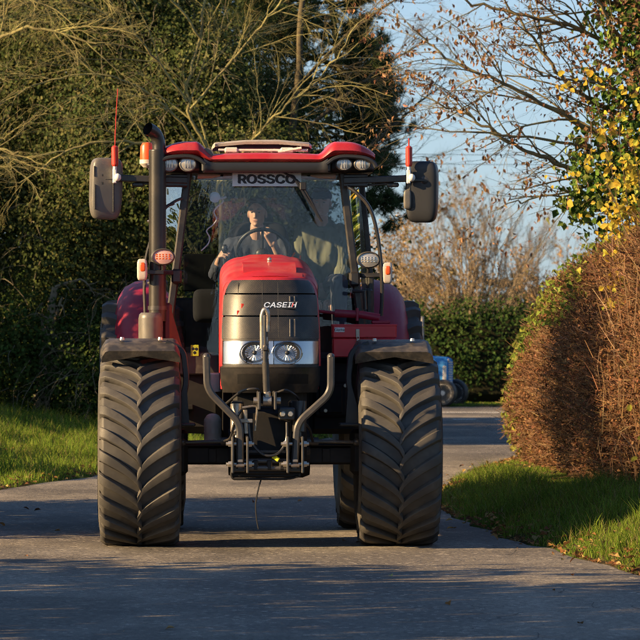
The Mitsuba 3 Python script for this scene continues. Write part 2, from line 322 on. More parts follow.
def limb(rng, pts, r0, r1, lv, spec, out, tips, kids, n=8):
    """a limb along given points with side shoots of level lv"""
    c = catmull(pts, n); c[1:-1] += rng.normal(0, 0.012, c[1:-1].shape); rad = np.linspace(r0, r1, len(c)); out.append((c, rad)); t = unit(np.gradient(c, axis=0)); S = spec[lv]
    L = np.linalg.norm(np.diff(c, axis=0), axis=1).sum()
    for q in range(kids):
        k = rng.integers(int(len(c) * S.get('from', 0.15)), len(c)); a = rng.uniform(*S['ang']); w = unit(np.cross(t[k], rng.normal(0, 1, 3)) * np.asarray(S.get('flat', (1, 1, 1))))
        grow(rng, c[k], unit(t[k] * math.cos(a) + w * math.sin(a)), S['len'] * rng.uniform(0.6, 1.25) * (1.2 - 0.6 * k / len(c)), rad[k] * 0.5, lv, spec, out, tips)
def foliage_blobs(rs, blobs, n, size, cols, out_w=0.8, droop=0.5, clump=0.16, per=14, fine=False):
    """ivy-like leaves: clumps scattered over the outer layer of a union of ellipsoids, each leaf facing roughly outwards"""
    B = np.array([[*c, *r] for c, r in blobs], float); w = (B[:, 3] * B[:, 4] + B[:, 4] * B[:, 5] + B[:, 3] * B[:, 5]); nc = n // per
    k = rs.choice(len(B), nc, p=w / w.sum()); u = unit(rs.normal(0, 1, (nc, 3))); s = rs.uniform(0.0, 1, (nc, 1)) ** 0.45
    cc = B[k, :3] + u * s * B[k, 3:]; kk = np.repeat(np.arange(nc), per); pos = cc[kk] + rs.normal(0, clump, (nc * per, 3)) * np.array([1, 1, 0.75])
    outw = unit((u / B[k, 3:])[kk]); nrm = unit(outw * out_w + rs.normal(0, 0.45, (len(pos), 3)) + np.array([0, 0, 0.25])); ax = rs.normal(0, 0.5, (len(pos), 3)) + np.array([0, 0, -droop])
    L = size * rs.uniform(0.6, 1.3, len(pos)); base = (colour_mix(rs, nc, cols, 0.12) * (0.55 + 0.9 * meshkit.fbm(cc * 0.8, 3, 3)[:, None]))[kk]; col = np.clip(base * np.exp(rs.normal(0, 0.16, (len(pos), 1))), 0.004, 0.8)
    return leafcards(rs, pos, nrm, ax, L, L * rs.uniform(0.75, 1.0, len(pos)), col, 0.25, 4 if fine else 3)
def bark(cols, jit=0.2, seed=1, f=9.0):
    c0, c1 = np.array(cols[0]), np.array(cols[1])
    def fn(v, r):
        t = np.clip(meshkit.fbm(v * f, 3, seed) * 2.2 - 0.6, 0, 1)[:, None]; return c0 * (1 - t) + c1 * t
    return fn

# ------------------------------------------------------------------ the red tractor (local frame: x right, y backwards, z up; origin under the front axle)
YAW = math.radians(2.0)
TF = np.array([[math.cos(YAW), -math.sin(YAW), 0, -0.377], [math.sin(YAW), math.cos(YAW), 0, 33.7], [0, 0, 1, 0], [0, 0, 0, 1.0]])
def local(m): m = m.copy(); m.apply_transform(TF); return m
tractor = thing('tractor', 'large red farm tractor with black grille driving towards the viewer on the lane', 'tractor')
def tp(part, mesh, bsdf, smooth=35, holder=None, label=None, **k):
    key = add((holder or tractor) + '__' + part, local(mesh), bsdf, smooth, **k)
    if label: lab(key, label)
    return key
# wheels
def tyre_profile(R, W, rim, lug):
    h, r = W / 2, R - lug
    pts = [(-h * 0.80, rim), (-h * 0.96, rim + (r - rim) * 0.22), (-h * 1.04, rim + (r - rim) * 0.52), (-h * 0.99, rim + (r - rim) * 0.80), (-h * 0.93, r - 0.018), (-h * 0.86, r - 0.004), (-h * 0.4, r + 0.004), (0, r + 0.006)]
    return np.array(pts + [(-x, y) for x, y in pts[-2::-1]])
def carcass(R, W, rim, lug): return lathe([(y, x) for x, y in tyre_profile(R, W, rim, lug)], 72, 'x')
def lug_mesh(R, W, lug, side, wid):
    """one tread bar: high and steep at the middle, flatter outwards, running down over the shoulder; local angle 0 is the front of the wheel"""
    rings = []
    for t in np.linspace(0, 1, 9):
        x = side * (-0.018 + (W / 2 * 0.985 + 0.018) * t); th = 0.37 * t ** 0.62 - 0.12
        drop = 0.0 if t < 0.8 else ((t - 0.8) / 0.2) ** 2 * 0.030
        r1 = R - drop + 0.003 * (1 - t); r0 = R - lug - 0.02 - drop * 1.3
        w1, w0 = (wid * (0.62 + 0.22 * t)) / R / 2, (wid * (1.0 + 0.25 * t)) / R / 2
        q = []
        for a, r in ((th - w0, r0), (th - w1, r1 - 0.006), (th - w1 * 0.82, r1), (th + w1 * 0.82, r1), (th + w1, r1 - 0.006), (th + w0, r0)):
            q.append((x, -r * math.cos(a), r * math.sin(a)))
        rings.append(q if side > 0 else q[::-1])
    return loft(rings)
N_LUG = 24
def front_wheel(cx, steer, name):
    w = f'{tractor}__front_wheel'; key = numbered(w)
    M = TF @ trimesh.transformations.translation_matrix([cx, 0, 0.693]) @ trimesh.transformations.rotation_matrix(steer, [0, 0, 1])
    def put(part, mesh, bsdf, smooth=35):
        m = mesh.copy(); m.apply_transform(M); return add(key + ('__' + part if part else ''), m, bsdf, smooth)
    put('', carcass(0.693, 0.59, 0.36, 0.040), 'm_rubber', 40)
    lab(key, name)
    s = 1 if cx > 0 else -1
    put('rim', lathe([(0.36, -0.24), (0.372, -0.22), (0.34, -0.1), (0.34, 0.1), (0.372, 0.22), (0.36, 0.24)], 40, 'x'), 'm_zinc')
    put('hub', cat([lathe([(0.0, s * 0.05), (0.15, s * 0.05), (0.17, s * 0.02), (0.345, s * 0.06), (0.345, s * 0.02), (0.0, s * -0.05)], 32, 'x'), lathe([(0.0, s * 0.18), (0.10, s * 0.18), (0.13, s * 0.05), (0.0, s * 0.05)], 24, 'x')]), 'm_red')
    ply = {1: mikit.ply(lug_mesh(0.693, 0.59, 0.040, 1, 0.094), 'm_rubber', 80), -1: mikit.ply(lug_mesh(0.693, 0.59, 0.040, -1, 0.094), 'm_rubber', 80)}
    for k in range(N_LUG):
        for sd in (1, -1):
            a = (k + (0.5 if sd > 0 else 0)) * 2 * math.pi / N_LUG + 0.1 * (cx > 0)
            R_ = M @ trimesh.transformations.rotation_matrix(-a, [1, 0, 0])
            scene[numbered(key + '__tread_lug')] = {**ply[sd], 'to_world': T(R_.tolist())}
front_wheel(-0.955, 0.0, 'sunlit dusty front wheel under the exhaust pipe')
front_wheel(0.950, 0.0, 'shaded front wheel below the red toolbox')
def rear_wheel(cx):
    M = trimesh.transformations.translation_matrix([cx, 2.88, 0.915]); parts = [carcass(0.915, 0.66, 0.5, 0.055)]
    for k in range(22):
        for sd in (1, -1):
            m = lug_mesh(0.915, 0.66, 0.055, sd, 0.095); m.apply_transform(trimesh.transformations.rotation_matrix(-(k + (0.5 if sd > 0 else 0)) * 2 * math.pi / 22, [1, 0, 0])); parts.append(m)
    m = cat(parts); m.apply_transform(M); key = tp('rear_wheel', m, 'm_rubber', 35)
    d = lathe([(0.0, -0.02), (0.2, -0.02), (0.47, 0.05), (0.51, 0.2), (0.51, -0.2), (0.47, -0.06), (0.0, -0.06)], 36, 'x'); d.apply_transform(M); tp('rim', d, 'm_red', 35, key)
rear_wheel(-0.945); rear_wheel(0.945)
# mudguards
def guard(cx, cy, cz, R, prof, a0, a1, n, th):
    """swept shell: prof = (x, radial offset); angle from the front horizontal, over the top"""
    rings = []
    pr2 = list(prof) + [(x, o - th) for x, o in list(prof)[::-1]]
    for a in np.radians(np.linspace(a0, a1, n)): rings.append([(cx + x, cy - (R + o) * math.cos(a), cz + (R + o) * math.sin(a)) for x, o in pr2])
    return loft(rings[::-1])
fp = [(-0.288, -0.085), (-0.284, -0.05), (-0.262, -0.012), (-0.235, 0.0), (0.235, 0.0), (0.262, -0.012), (0.284, -0.05), (0.288, -0.085)]
for cx, z in ((-0.945, 0.0), (0.912, -0.008)):
    g = guard(cx, 0.02, 0.693 + z, 0.838, fp, 63, 152, 26, 0.012)
    key = tp('front_mudguard', g, 'm_fender', 40)
    s = 1 if cx > 0 else -1; xi = cx - s * 0.30
    tp('mudguard_bracket', cat([sweep(roundpath([(cx - s * 0.18, -0.20, 1.50 + z), (xi - s * 0.01, -0.20, 1.45 + z), (xi - s * 0.035, -0.20, 1.22), (xi + s * 0.03, -0.20, 0.90)], 0.06), oct_sec(0.045, 0.05)),
        hull([(xi - s * 0.03, -0.23, 1.25), (xi - s * 0.03, -0.17, 1.25), (xi - s * 0.055, -0.23, 0.90), (xi - s * 0.055, -0.17, 0.90), (xi + s * 0.07, -0.23, 0.90), (xi + s * 0.07, -0.17, 0.90)]),
        cbox(min(xi - s * 0.10, xi + s * 0.08), max(xi - s * 0.10, xi + s * 0.08), -0.26, -0.10, 0.885, 0.91)]), 'm_plastic_dark', 30, key)
    for bx in (-0.14, 0.14): tp('bolt', lathe([(0, 0.012), (0.014, 0.012), (0.018, 0.0), (0.018, -0.01), (0, -0.01)], 10, 'z', (cx + bx, -0.18, 1.528 + z)), 'm_zinc', 30, key)
rp = [(0.74, -0.02), (0.76, 0.0), (0.90, 0.0), (1.01, -0.02), (1.09, -0.065), (1.14, -0.14), (1.165, -0.24), (1.165, -0.30)]
for s in (-1, 1):
    P_ = [(s * x, o) for x, o in rp]; P_ = P_ if s > 0 else P_[::-1]
    g = guard(0, 2.88, 0.90, 1.10, P_, 8, 150, 34, 0.02); key = tp('rear_mudguard', g, 'm_red_shaded', 35)
    g = guard(0, 2.88, 0.90, 1.075, [(s * x, o - 0.012) for x, o in ([(1.13, -0.17), (1.185, -0.27), (1.185, -0.31)][::s])], 8, 150, 30, 0.03); tp('mudguard_edge', g, 'm_black', 35, key)
# chassis, axle
tp('chassis', cat([cbox(-0.27, 0.27, -0.35, 2.9, 0.62, 1.18, 0.03), cbox(-0.22, 0.22, -0.75, -0.3, 0.66, 1.02, 0.03), cbox(-0.33, 0.33, 0.2, 1.2, 0.8, 1.3, 0.03), cbox(-0.35, 0.35, 2.3, 3.2, 0.60, 1.3, 0.05)]), 'm_chassis')
tp('front_axle', cat([cbox(-0.66, 0.66, -0.09, 0.09, 0.60, 0.735, 0.015), cbox(-0.66, 0.66, -0.12, 0.05, 0.735, 0.752, 0.006), lathe([(0, -0.30), (0.17, -0.30), (0.19, -0.25), (0.19, 0.25), (0.17, 0.30), (0, 0.30)], 28, 'x', (0, 0.02, 0.69)), cbox(-0.7, -0.60, -0.13, 0.13, 0.52, 0.86, 0.03), cbox(0.60, 0.7, -0.13, 0.13, 0.52, 0.86, 0.03)]), 'm_chassis')
tp('rear_axle', cat([lathe([(0, -0.65), (0.15, -0.65), (0.17, 0), (0.15, 0.65), (0, 0.65)], 24, 'x', (0, 2.88, 0.915))]), 'm_chassis')
for s in (-1, 1):
    tp('steering_cylinder', cat([tube([(s * 0.08, -0.16, 0.775), (s * 0.36, -0.16, 0.772)], 0.032, 12), tube([(s * 0.36, -0.16, 0.772), (s * 0.64, -0.14, 0.765)], 0.014, 10), ellipsoid((s * 0.64, -0.14, 0.765), (0.03,) * 3, 1)]), 'm_arm')
    tp('stop_plate', cbox(s * 0.42 - 0.03, s * 0.42 + 0.03, -0.105, -0.085, 0.615, 0.72, 0.004), 'm_chassis')
tp('step_tank', cat([cbox(-0.82, -0.33, 1.35, 2.3, 0.80, 1.36, 0.05), cbox(-0.80, -0.55, 1.2, 1.36, 0.7, 0.74), cbox(-0.80, -0.55, 1.2, 1.36, 0.98, 1.02)]), 'm_chassis', label='dark step and tank below the cab')
tp('battery_box', cat([cbox(0.33, 0.84, 0.95, 2.1, 0.80, 1.38, 0.04), cbox(0.36, 0.62, 0.90, 0.96, 0.93, 1.20, 0.02), cbox(0.40, 0.58, 0.88, 0.905, 0.96, 1.17, 0.01)]), 'm_chassis')
for q in ((0.39, 1.08), (0.40, 0.98), (0.55, 1.17)): tp('bolt', lathe([(0, -0.012), (0.013, -0.012), (0.016, 0), (0, 0)], 8, 'y', (q[0] + 0.05, 0.88, q[1])), 'm_zinc', 30)
tp('air_tank', lathe([(0.0, 0.215), (0.025, 0.212), (0.048, 0.198), (0.064, 0.168), (0.066, 0.15), (0.066, 0), (0.0, 0)], 24, 'z', (-0.412, 0.35, 0.755)), 'm_tank', 30, label='grey upright air tank above the axle')
tp('filter_canister', lathe([(0, 0.14), (0.05, 0.14), (0.056, 0.13), (0.056, 0.0), (0, 0)], 20, 'z', (-0.40, 0.5, 1.13)), 'm_tank', 30)

# bonnet and nose
def halfw(z):
    z = np.asarray(z, float); w = np.interp(z, [1.13, 1.20, 1.35, 1.60, 1.88], [0.350, 0.368, 0.372, 0.368, 0.352]); t = np.clip((z - 1.80) / 0.185, 0, 1)
    return w - 0.13 * (1 - np.sqrt(np.maximum(1 - t ** 2.4, 0)))
def nose_y(u, z): return -0.585 + 0.16 * np.clip((z - 1.33) / 0.66, 0, 1.2) ** 1.5 + 0.10 * np.clip((1.33 - z) / 0.2, 0, 1) ** 1.5 + 0.17 * np.abs(u) ** 3.2
def bonnet_ring(y, w, zt, rc, zb=1.16):
    pts = [(-w * 1.02, zb), (-w * 1.02, (zb + zt) / 2 - 0.1)]
    for a in np.linspace(0, 90, 9): pts.append((-w + rc - rc * math.cos(math.radians(a)), zt - 0.02 - rc * 0.8 + rc * 0.8 * math.sin(math.radians(a))))
    pts += [(-w * 0.35, zt - 0.004), (0, zt)]; pts += [(-x, z) for x, z in pts[-2::-1]]
    return [(x, y, z) for x, z in pts]
st = [(-0.42, .346, 1.990, .11), (-0.18, .356, 2.036, .14), (0.1, .352, 2.075, .15), (0.6, .352, 2.13, .16), (1.15, .352, 2.172, .17), (1.22, .34, 2.168, .17)]
bonnet_rings = [bonnet_ring(*s) for s in st]
bonnet_rings[0] = [(x, float(nose_y(np.clip(x / float(halfw(z)), -1, 1), z)) + 0.022, z) for x, y, z in bonnet_rings[0]]
bonnet = tp('bonnet', loft(bonnet_rings), 'm_red', 40)
def nose(u0, u1, z0, z1, off, nu=28, nv=10, th=0.03):
    """a panel of the curved nose between u0..u1 of its half width and z0..z1, standing off forwards, with its edges turned back"""
    U = np.concatenate([[u0], np.linspace(u0, u1, nu), [u1]]); V = np.concatenate([[z0], np.linspace(z0, z1, nv), [z1]])
    u, z = np.meshgrid(U, V, indexing='ij'); ii, jj = np.meshgrid(np.arange(nu + 2), np.arange(nv + 2), indexing='ij'); edge = (ii == 0) | (ii == nu + 1) | (jj == 0) | (jj == nv + 1)
    x = u * halfw(z); y = nose_y(u, z) - off + np.where(edge, th, 0)
    P_ = np.stack([x, y, z], -1).reshape(-1, 3); i, j = np.meshgrid(np.arange(nu + 1), np.arange(nv + 1), indexing='ij'); A_ = i * (nv + 2) + j
    return tm(P_, np.vstack([np.stack([A_, A_ + nv + 2, A_ + nv + 3], -1).reshape(-1, 3), np.stack([A_, A_ + nv + 3, A_ + 1], -1).reshape(-1, 3)]))
tp('nose_frame', cat([nose(-0.99, -0.95, 1.33, 1.90, 0.006, 6, 14, 0.20), nose(0.95, 0.99, 1.33, 1.90, 0.006, 6, 14, 0.20), nose(-1.0, 1.0, 1.895, 1.983, 0.004, 40, 8, 0.12)]), 'm_red', 40, bonnet)
tp('nose_backing', nose(-0.97, 0.97, 1.16, 1.965, -0.018, 30, 16, 0.05), 'm_ink', 40, bonnet)
for z0, z1 in ((1.528, 1.688), (1.700, 1.850), (1.862, 1.958)):
    g = nose(-0.965 if z1 < 1.9 else -0.945, 0.965 if z1 < 1.9 else 0.945, z0, z1, 0.014, 40, 10, 0.035)
    ribs = [cbox(x - 0.0035, x + 0.0035, float(nose_y(x / 0.34, (z0 + z1) / 2)) - 0.020 - 0.02 * 0, float(nose_y(x / 0.34, (z0 + z1) / 2)) + 0.03, z0 + 0.012, z1 - 0.012, 0.002) for x in (-0.232, -0.205)] if z1 < 1.9 else []
    tp('grille_panel', g, 'm_grille', 30, bonnet)
# bright bars added as reflections of pipes on the grille (right of the badge)
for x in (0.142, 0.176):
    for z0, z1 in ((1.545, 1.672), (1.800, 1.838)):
        zz = np.linspace(z0, z1, 5); tp('pipe_reflection', tube([(x, float(nose_y(x / 0.345, z)) - 0.017, z) for z in zz], 0.0065, 8), 'm_arm', 30, bonnet)
for x in (-0.235, -0.06, 0.055):
    zz = np.linspace(1.54, 1.94, 9); tp('grille_rib', tube([(x, float(nose_y(x / 0.345, z)) - 0.0135, z) for z in zz], 0.003, 6), 'm_grille', 30, bonnet)
# red vent on top, badge and lettering
tp('bonnet_vent', hull([(-0.195, -0.20, 2.040), (0.195, -0.20, 2.040), (-0.195, 0.10, 2.096), (0.195, 0.10, 2.096), (-0.195, -0.20, 2.0), (0.195, -0.20, 2.0), (-0.195, 0.1, 2.05), (0.195, 0.1, 2.05)]), 'm_red', False, bonnet)
tp('bonnet_catch', cat([ellipsoid((0.005, 0.12, 2.115), (0.018, 0.03, 0.018), 2), cbox(-0.01, 0.02, 0.10, 0.18, 2.06, 2.105, 0.004)]), 'm_zinc', 40, bonnet)
def lettering(txt, h, cx, y, cz, bold=True, shear=0.0, sx=1.0, depth=0.004, tilt=0.0):
    m = meshkit.text_mesh(txt, h, depth, bold); m.apply_translation([-m.bounds.mean(0)[0], -m.bounds.mean(0)[1], 0]); v = m.vertices.copy()
    x = v[:, 0] * sx + v[:, 1] * shear; z = v[:, 1]; yy = -v[:, 2] + z * math.tan(tilt); m.vertices = np.stack([x + cx, yy + y, z + cz], 1); return m
ty = float(nose_y(0.22, 1.775)) - 0.016
badge = tp('badge', hull([(x, ty - o + (z - 1.775) * 0.25, z) for x, z in ((-0.05, 1.748), (0.185, 1.748), (0.20, 1.802), (-0.035, 1.802)) for o in (-0.01, 0.004)]), 'm_ink', False, bonnet)
tp('lettering', lettering('CASE', 0.036, 0.035, ty - 0.005, 1.776, True, 0.25, 1.32, 0.005, math.atan(0.25)), 'm_badge', False, badge)
tp('lettering', lettering('IH', 0.036, 0.157, ty - 0.005, 1.776, True, 0.25, 1.1, 0.005, math.atan(0.25)), 'm_badge', False, badge)
tp('lettering_stroke', hull([(x, ty - o + (z - 1.775) * 0.25, z) for x, z in ((0.152, 1.762), (0.160, 1.762), (0.168, 1.79), (0.160, 1.79)) for o in (0.004, 0.0115)]), 'm_red_plastic', False, badge)
for x, z in ((-0.205, 1.765), (-0.235, 1.715)):
    y = float(nose_y(x / 0.35, z)); tp('red_sticker', cbox(x - 0.011, x + 0.011, y - 0.018, y - 0.01, z - 0.02, z + 0.02, 0.003), 'm_red_plastic', False, bonnet)
# headlights
def ellipse_ring(cx, y, cz, a, b, r, n=40, tilt=0.0):
    an = np.linspace(0, 2 * np.pi, n + 1); p = [(cx + a * math.cos(t), y, cz + b * math.sin(t)) for t in an]; return tube(p, r, 8, cap=False)
for s, cx in ((-1, -0.118), (1, 0.118)):
    u0, u1 = (-0.955, -0.06) if s < 0 else (0.06, 0.955)
    h = tp('headlight', nose(u0, u1, 1.345, 1.512, 0.004, 24, 8, 0.04), 'm_chrome', 40, bonnet, label='chrome headlight on the image-left side of the nose' if s < 0 else 'chrome headlight on the image-right side of the nose')
    y = float(nose_y(cx / 0.355, 1.425)) - 0.004
    hk = h
    scene_key = lambda n_: None
    parts = [('m_ink', lathe([(0.086, 0.004), (0.086, -0.012), (0.068, -0.010), (0.066, 0.004)], 40, 'y')), ('m_reflector', None), ('m_ink', ellipsoid((0, -0.012, 0), (0.017, 0.012, 0.017), 2))]
    ring = parts[0][1]; ring.vertices = ring.vertices * [1.08, 1, 0.84] + [cx, y, 1.427]; tp('headlight_ring', ring, 'm_ink', 30, bonnet)
    R_ = []
    for k in range(20):  # facetted reflector
        a0, a1 = k * math.pi / 10, (k + 1) * math.pi / 10; am = (a0 + a1) / 2
        R_.append(hull([(cx, y + 0.006, 1.427)] + [(cx + q * 1.08 * math.cos(a), y - 0.001 - 0.006 * q / 0.067 + w_, 1.427 + q * 0.84 * math.sin(a)) for q in (0.02, 0.067) for a, w_ in ((a0, 0.003), (am, -0.004), (a1, 0.003))]))
    tp('headlight_reflector', cat(R_), 'm_reflector', False, bonnet)
    b = parts[2][1]; b.apply_translation([cx, y, 1.427]); tp('headlight_bulb', b, 'm_plastic_dark', 30, bonnet)
    tp('headlight_bezel', ellipse_ring(cx, y - 0.006, 1.427, 0.108, 0.080, 0.007), 'm_chrome', 40, bonnet)
    for q in range(4):
        uu = u0 + (u1 - u0) * (0.06 + 0.05 * q) if s < 0 else u1 - (u1 - u0) * (0.06 + 0.05 * q)
        tp('headlight_flute', tube([(uu * 0.356, float(nose_y(uu, z)) - 0.006, z) for z in np.linspace(1.36, 1.50, 4)], 0.005, 6), 'm_chrome', 30, bonnet)
    tp('headlight_lens', nose(u0 * 0.99, u1 * 0.99, 1.348, 1.509, 0.022, 24, 8, 0.002), 'm_lens', 40, bonnet)
tp('headlight_divider', cat([nose(-0.045, 0.045, 1.345, 1.512, 0.010, 6, 6, 0.04)]), 'm_reflector', 40, bonnet)
tp('nose_trim', cat([nose(-0.95, 0.95, 1.320, 1.342, 0.016, 36, 4, 0.04), nose(-0.95, 0.95, 1.514, 1.526, 0.012, 36, 4, 0.03)]), 'm_black', 40, bonnet)
tp('lower_cowl', cat([nose(-0.98, 0.98, 1.135, 1.318, 0.010, 40, 10, 0.12)]), 'm_black_gloss', 40, bonnet)
for x0, x1, z0, z1 in ((-0.23, -0.02, 1.20, 1.27), (0.05, 0.26, 1.20, 1.27)):
    tp('cowl_recess', nose(x0 / .35, x1 / .35, z0, z1, 0.014, 10, 5, 0.03), 'm_chassis', 30, bonnet)

# front linkage
arm_o = oct_sec(0.052, 0.070, 0.45)
tp('linkage_arm', cat([ellipsoid((-0.474, -1.0, 1.40), (0.028, 0.036, 0.028), 2), sweep(roundpath([(-0.474, -1.0, 1.40), (-0.468, -1.0, 1.165), (-0.232, -1.0, 0.925), (-0.232, -1.0, 0.60)], 0.07, 7), arm_o)]), 'm_arm', 40)
tp('linkage_arm', cat([ellipsoid((0.421, -1.0, 1.40), (0.028, 0.036, 0.028), 2), sweep(roundpath([(0.421, -1.0, 1.40), (0.419, -1.0, 1.140), (0.180, -1.0, 0.925), (0.158, -1.0, 0.60)], 0.07, 7), arm_o)]), 'm_arm', 40)
for s, cx in ((-1, -0.232), (1, 0.163)):
    hold = tp('arm_clevis', cat([cbox(cx - 0.062, cx - 0.044, -1.06, -0.78, 0.565, 0.83, 0.006), cbox(cx + 0.044, cx + 0.062, -1.06, -0.78, 0.565, 0.83, 0.006), cbox(cx - 0.06, cx + 0.06, -0.95, -0.78, 0.57, 0.62, 0.01)]), 'm_arm', 30)
    for z in (0.63, 0.775):
        tp('bolt', cat([lathe([(0, -0.085), (0.022, -0.085), (0.024, -0.06), (0.0, -0.06)], 6, 'x', (cx, -1.0, z)), lathe([(0, 0.085), (0.022, 0.085), (0.024, 0.06), (0, 0.06)][::-1], 6, 'x', (cx, -1.0, z)), lathe([(0, -0.1), (0.012, -0.1), (0.012, 0.1), (0, 0.1)], 8, 'x', (cx, -1.0, z))]), 'm_zinc', 30, hold)
    tp('arm_pin', cat([tube([(cx - 0.03, -1.04, 0.62), (cx + 0.03, -1.04, 0.62)], 0.012, 8), cbox(cx - 0.02, cx + 0.02, -1.045, -1.03, 0.645, 0.665, 0.003)]), 'm_steel', 30, hold)
top = tp('top_link', cat([tube([(-0.050, -1.02, 1.36), (-0.038, -1.0, 1.10)], 0.026, 12), tube([(-0.053, -1.02, 1.70), (-0.050, -1.02, 1.34)], 0.019, 12), cbox(-0.072, -0.03, -1.05, -0.99, 1.44, 1.49, 0.01)]), 'm_arm', 40)
tp('hook', cat([tube([(-0.072, -1.02, 1.46), (-0.074, -1.02, 1.62), (-0.073, -1.02, 1.70), (-0.053, -1.02, 1.742), (-0.032, -1.02, 1.70), (-0.034, -1.02, 1.58)], 0.0185, 10, 4), cbox(-0.074, -0.034, -1.035, -1.005, 1.46, 1.55, 0.006)]), 'm_steel', 40, top)
tp('link_bracket', cat([cbox(-0.105, -0.085, -1.06, -0.6, 1.02, 1.15, 0.006), cbox(0.01, 0.03, -1.06, -0.6, 1.02, 1.15, 0.006)]), 'm_arm', 30, top)
for x in (-0.115, 0.04): tp('bolt', lathe([(0, -0.02), (0.024, -0.02), (0.026, 0.02), (0, 0.02)], 12, 'x', (x, -1.0, 1.085)), 'm_steel', 30, top)
tp('link_eye', cat([lathe([(0.018, -0.03), (0.038, -0.03), (0.038, 0.03), (0.018, 0.03)], 20, 'x', (-0.037, -1.0, 1.085)), cbox(-0.062, -0.012, -1.03, -0.97, 1.10, 1.16, 0.012)]), 'm_steel', 30, top)
tp('hitch_frame', cat([cbox(-0.20, 0.13, -0.95, -0.80, 0.555, 0.600, 0.008), cbox(-0.30, 0.205, -0.92, -0.70, 0.530, 0.572, 0.01), cbox(-0.17, 0.10, -0.90, -0.82, 0.635, 0.67, 0.008), cbox(-0.29, -0.20, -0.78, -0.5, 0.60, 1.08, 0.012), cbox(0.13, 0.22, -0.78, -0.5, 0.60, 1.08, 0.012),
     cbox(-0.23, 0.17, -0.72, -0.6, 0.93, 1.04, 0.012), cbox(-0.20, 0.13, -0.70, -0.62, 0.68, 0.92, 0.01)]), 'm_chassis', 30)
tp('hitch_pipe', cat([tube([(-0.20, -0.96, 0.650), (0.13, -0.96, 0.650)], 0.018, 10), tube([(-0.20, -0.97, 0.600), (0.13, -0.97, 0.600)], 0.02, 10), tube([(-0.20, -0.9, 0.715), (0.13, -0.9, 0.715)], 0.012, 8)]), 'm_arm', 40)
tp('hitch_loop', tube([(-0.285, -0.93, 0.64), (-0.292, -0.93, 0.56), (-0.28, -0.93, 0.525), (-0.24, -0.93, 0.52), (-0.1, -0.93, 0.522), (0.1, -0.93, 0.522), (0.19, -0.93, 0.54)], 0.009, 8, 4), 'm_chassis', 40)
for x in (-0.12, -0.02, 0.07): tp('hitch_lug', cbox(x - 0.02, x + 0.02, -0.99, -0.85, 0.585, 0.66, 0.008), 'm_chassis', 30)
vb = tp('valve_block', cbox(0.045, 0.165, -0.99, -0.80, 0.945, 1.035, 0.01), 'm_black_gloss', 30)
for x in (0.075, 0.13): tp('coupling', lathe([(0, -0.035), (0.016, -0.035), (0.022, -0.02), (0.022, 0.01), (0, 0.01)], 14, 'y', (x, -0.995, 0.99)), 'm_zinc', 30, vb)
tp('linkage_cylinder', cat([tube([(-0.255, -0.88, 1.06), (-0.255, -0.9, 0.86)], 0.045, 14), tube([(-0.255, -0.9, 0.86), (-0.24, -0.95, 0.64)], 0.02, 10)]), 'm_steel', 40)
tp('linkage_cylinder', cat([tube([(0.20, -0.88, 1.08), (0.195, -0.9, 0.86)], 0.05, 14), tube([(0.195, -0.9, 0.86), (0.17, -0.95, 0.64)], 0.02, 10)]), 'm_black_gloss', 40)
tp('tool_bracket', cat([tube([(-0.19, -0.98, 0.85), (-0.195, -0.98, 1.02)], 0.016, 8), tube([(-0.215, -0.98, 1.035), (-0.12, -0.98, 1.045), (-0.11, -0.98, 1.0), (-0.125, -0.98, 0.87)], 0.009, 8, 3), cbox(-0.24, -0.14, -1.0, -0.94, 0.925, 0.955, 0.006)]), 'm_steel', 30)
for pts, r in (([(-0.17, -0.97, 0.92), (-0.155, -0.99, 0.80), (-0.09, -1.0, 0.715), (-0.02, -1.01, 0.690), (0.05, -1.0, 0.715), (0.10, -0.99, 0.80), (0.105, -0.98, 0.93)], 0.010), ([(-0.33, -0.75, 1.06), (-0.22, -0.9, 1.15), (-0.12, -0.95, 1.17), (-0.08, -0.9, 1.14)], 0.009), ([(0.03, -0.9, 1.14), (0.1, -0.93, 1.16), (0.17, -0.9, 1.12), (0.2, -0.8, 1.08)], 0.009), ([(-0.22, -0.95, 1.02), (-0.27, -0.95, 0.93), (-0.3, -0.9, 0.82), (-0.34, -0.7, 0.79)], 0.008), ([(0.1, -0.8, 1.0), (0.26, -0.7, 0.9), (0.31, -0.4, 0.78)], 0.010)):
    tp('hydraulic_hose', tube(pts, r, 8, 6), 'm_black_gloss', 40)
tp('hose_cap', tube([(0.005, -0.98, 0.685), (0.045, -0.99, 0.66)], 0.016, 8), 'm_yellow', 30)
tp('trailing_cable', tube([(-0.075, -0.9, 0.53), (-0.10, -0.9, 0.44), (-0.117, -0.9, 0.34), (-0.112, -0.9, 0.24), (-0.098, -0.9, 0.16)], 0.0055, 6, 6), 'm_ink', 40, label='thin black cable hanging from the hitch')

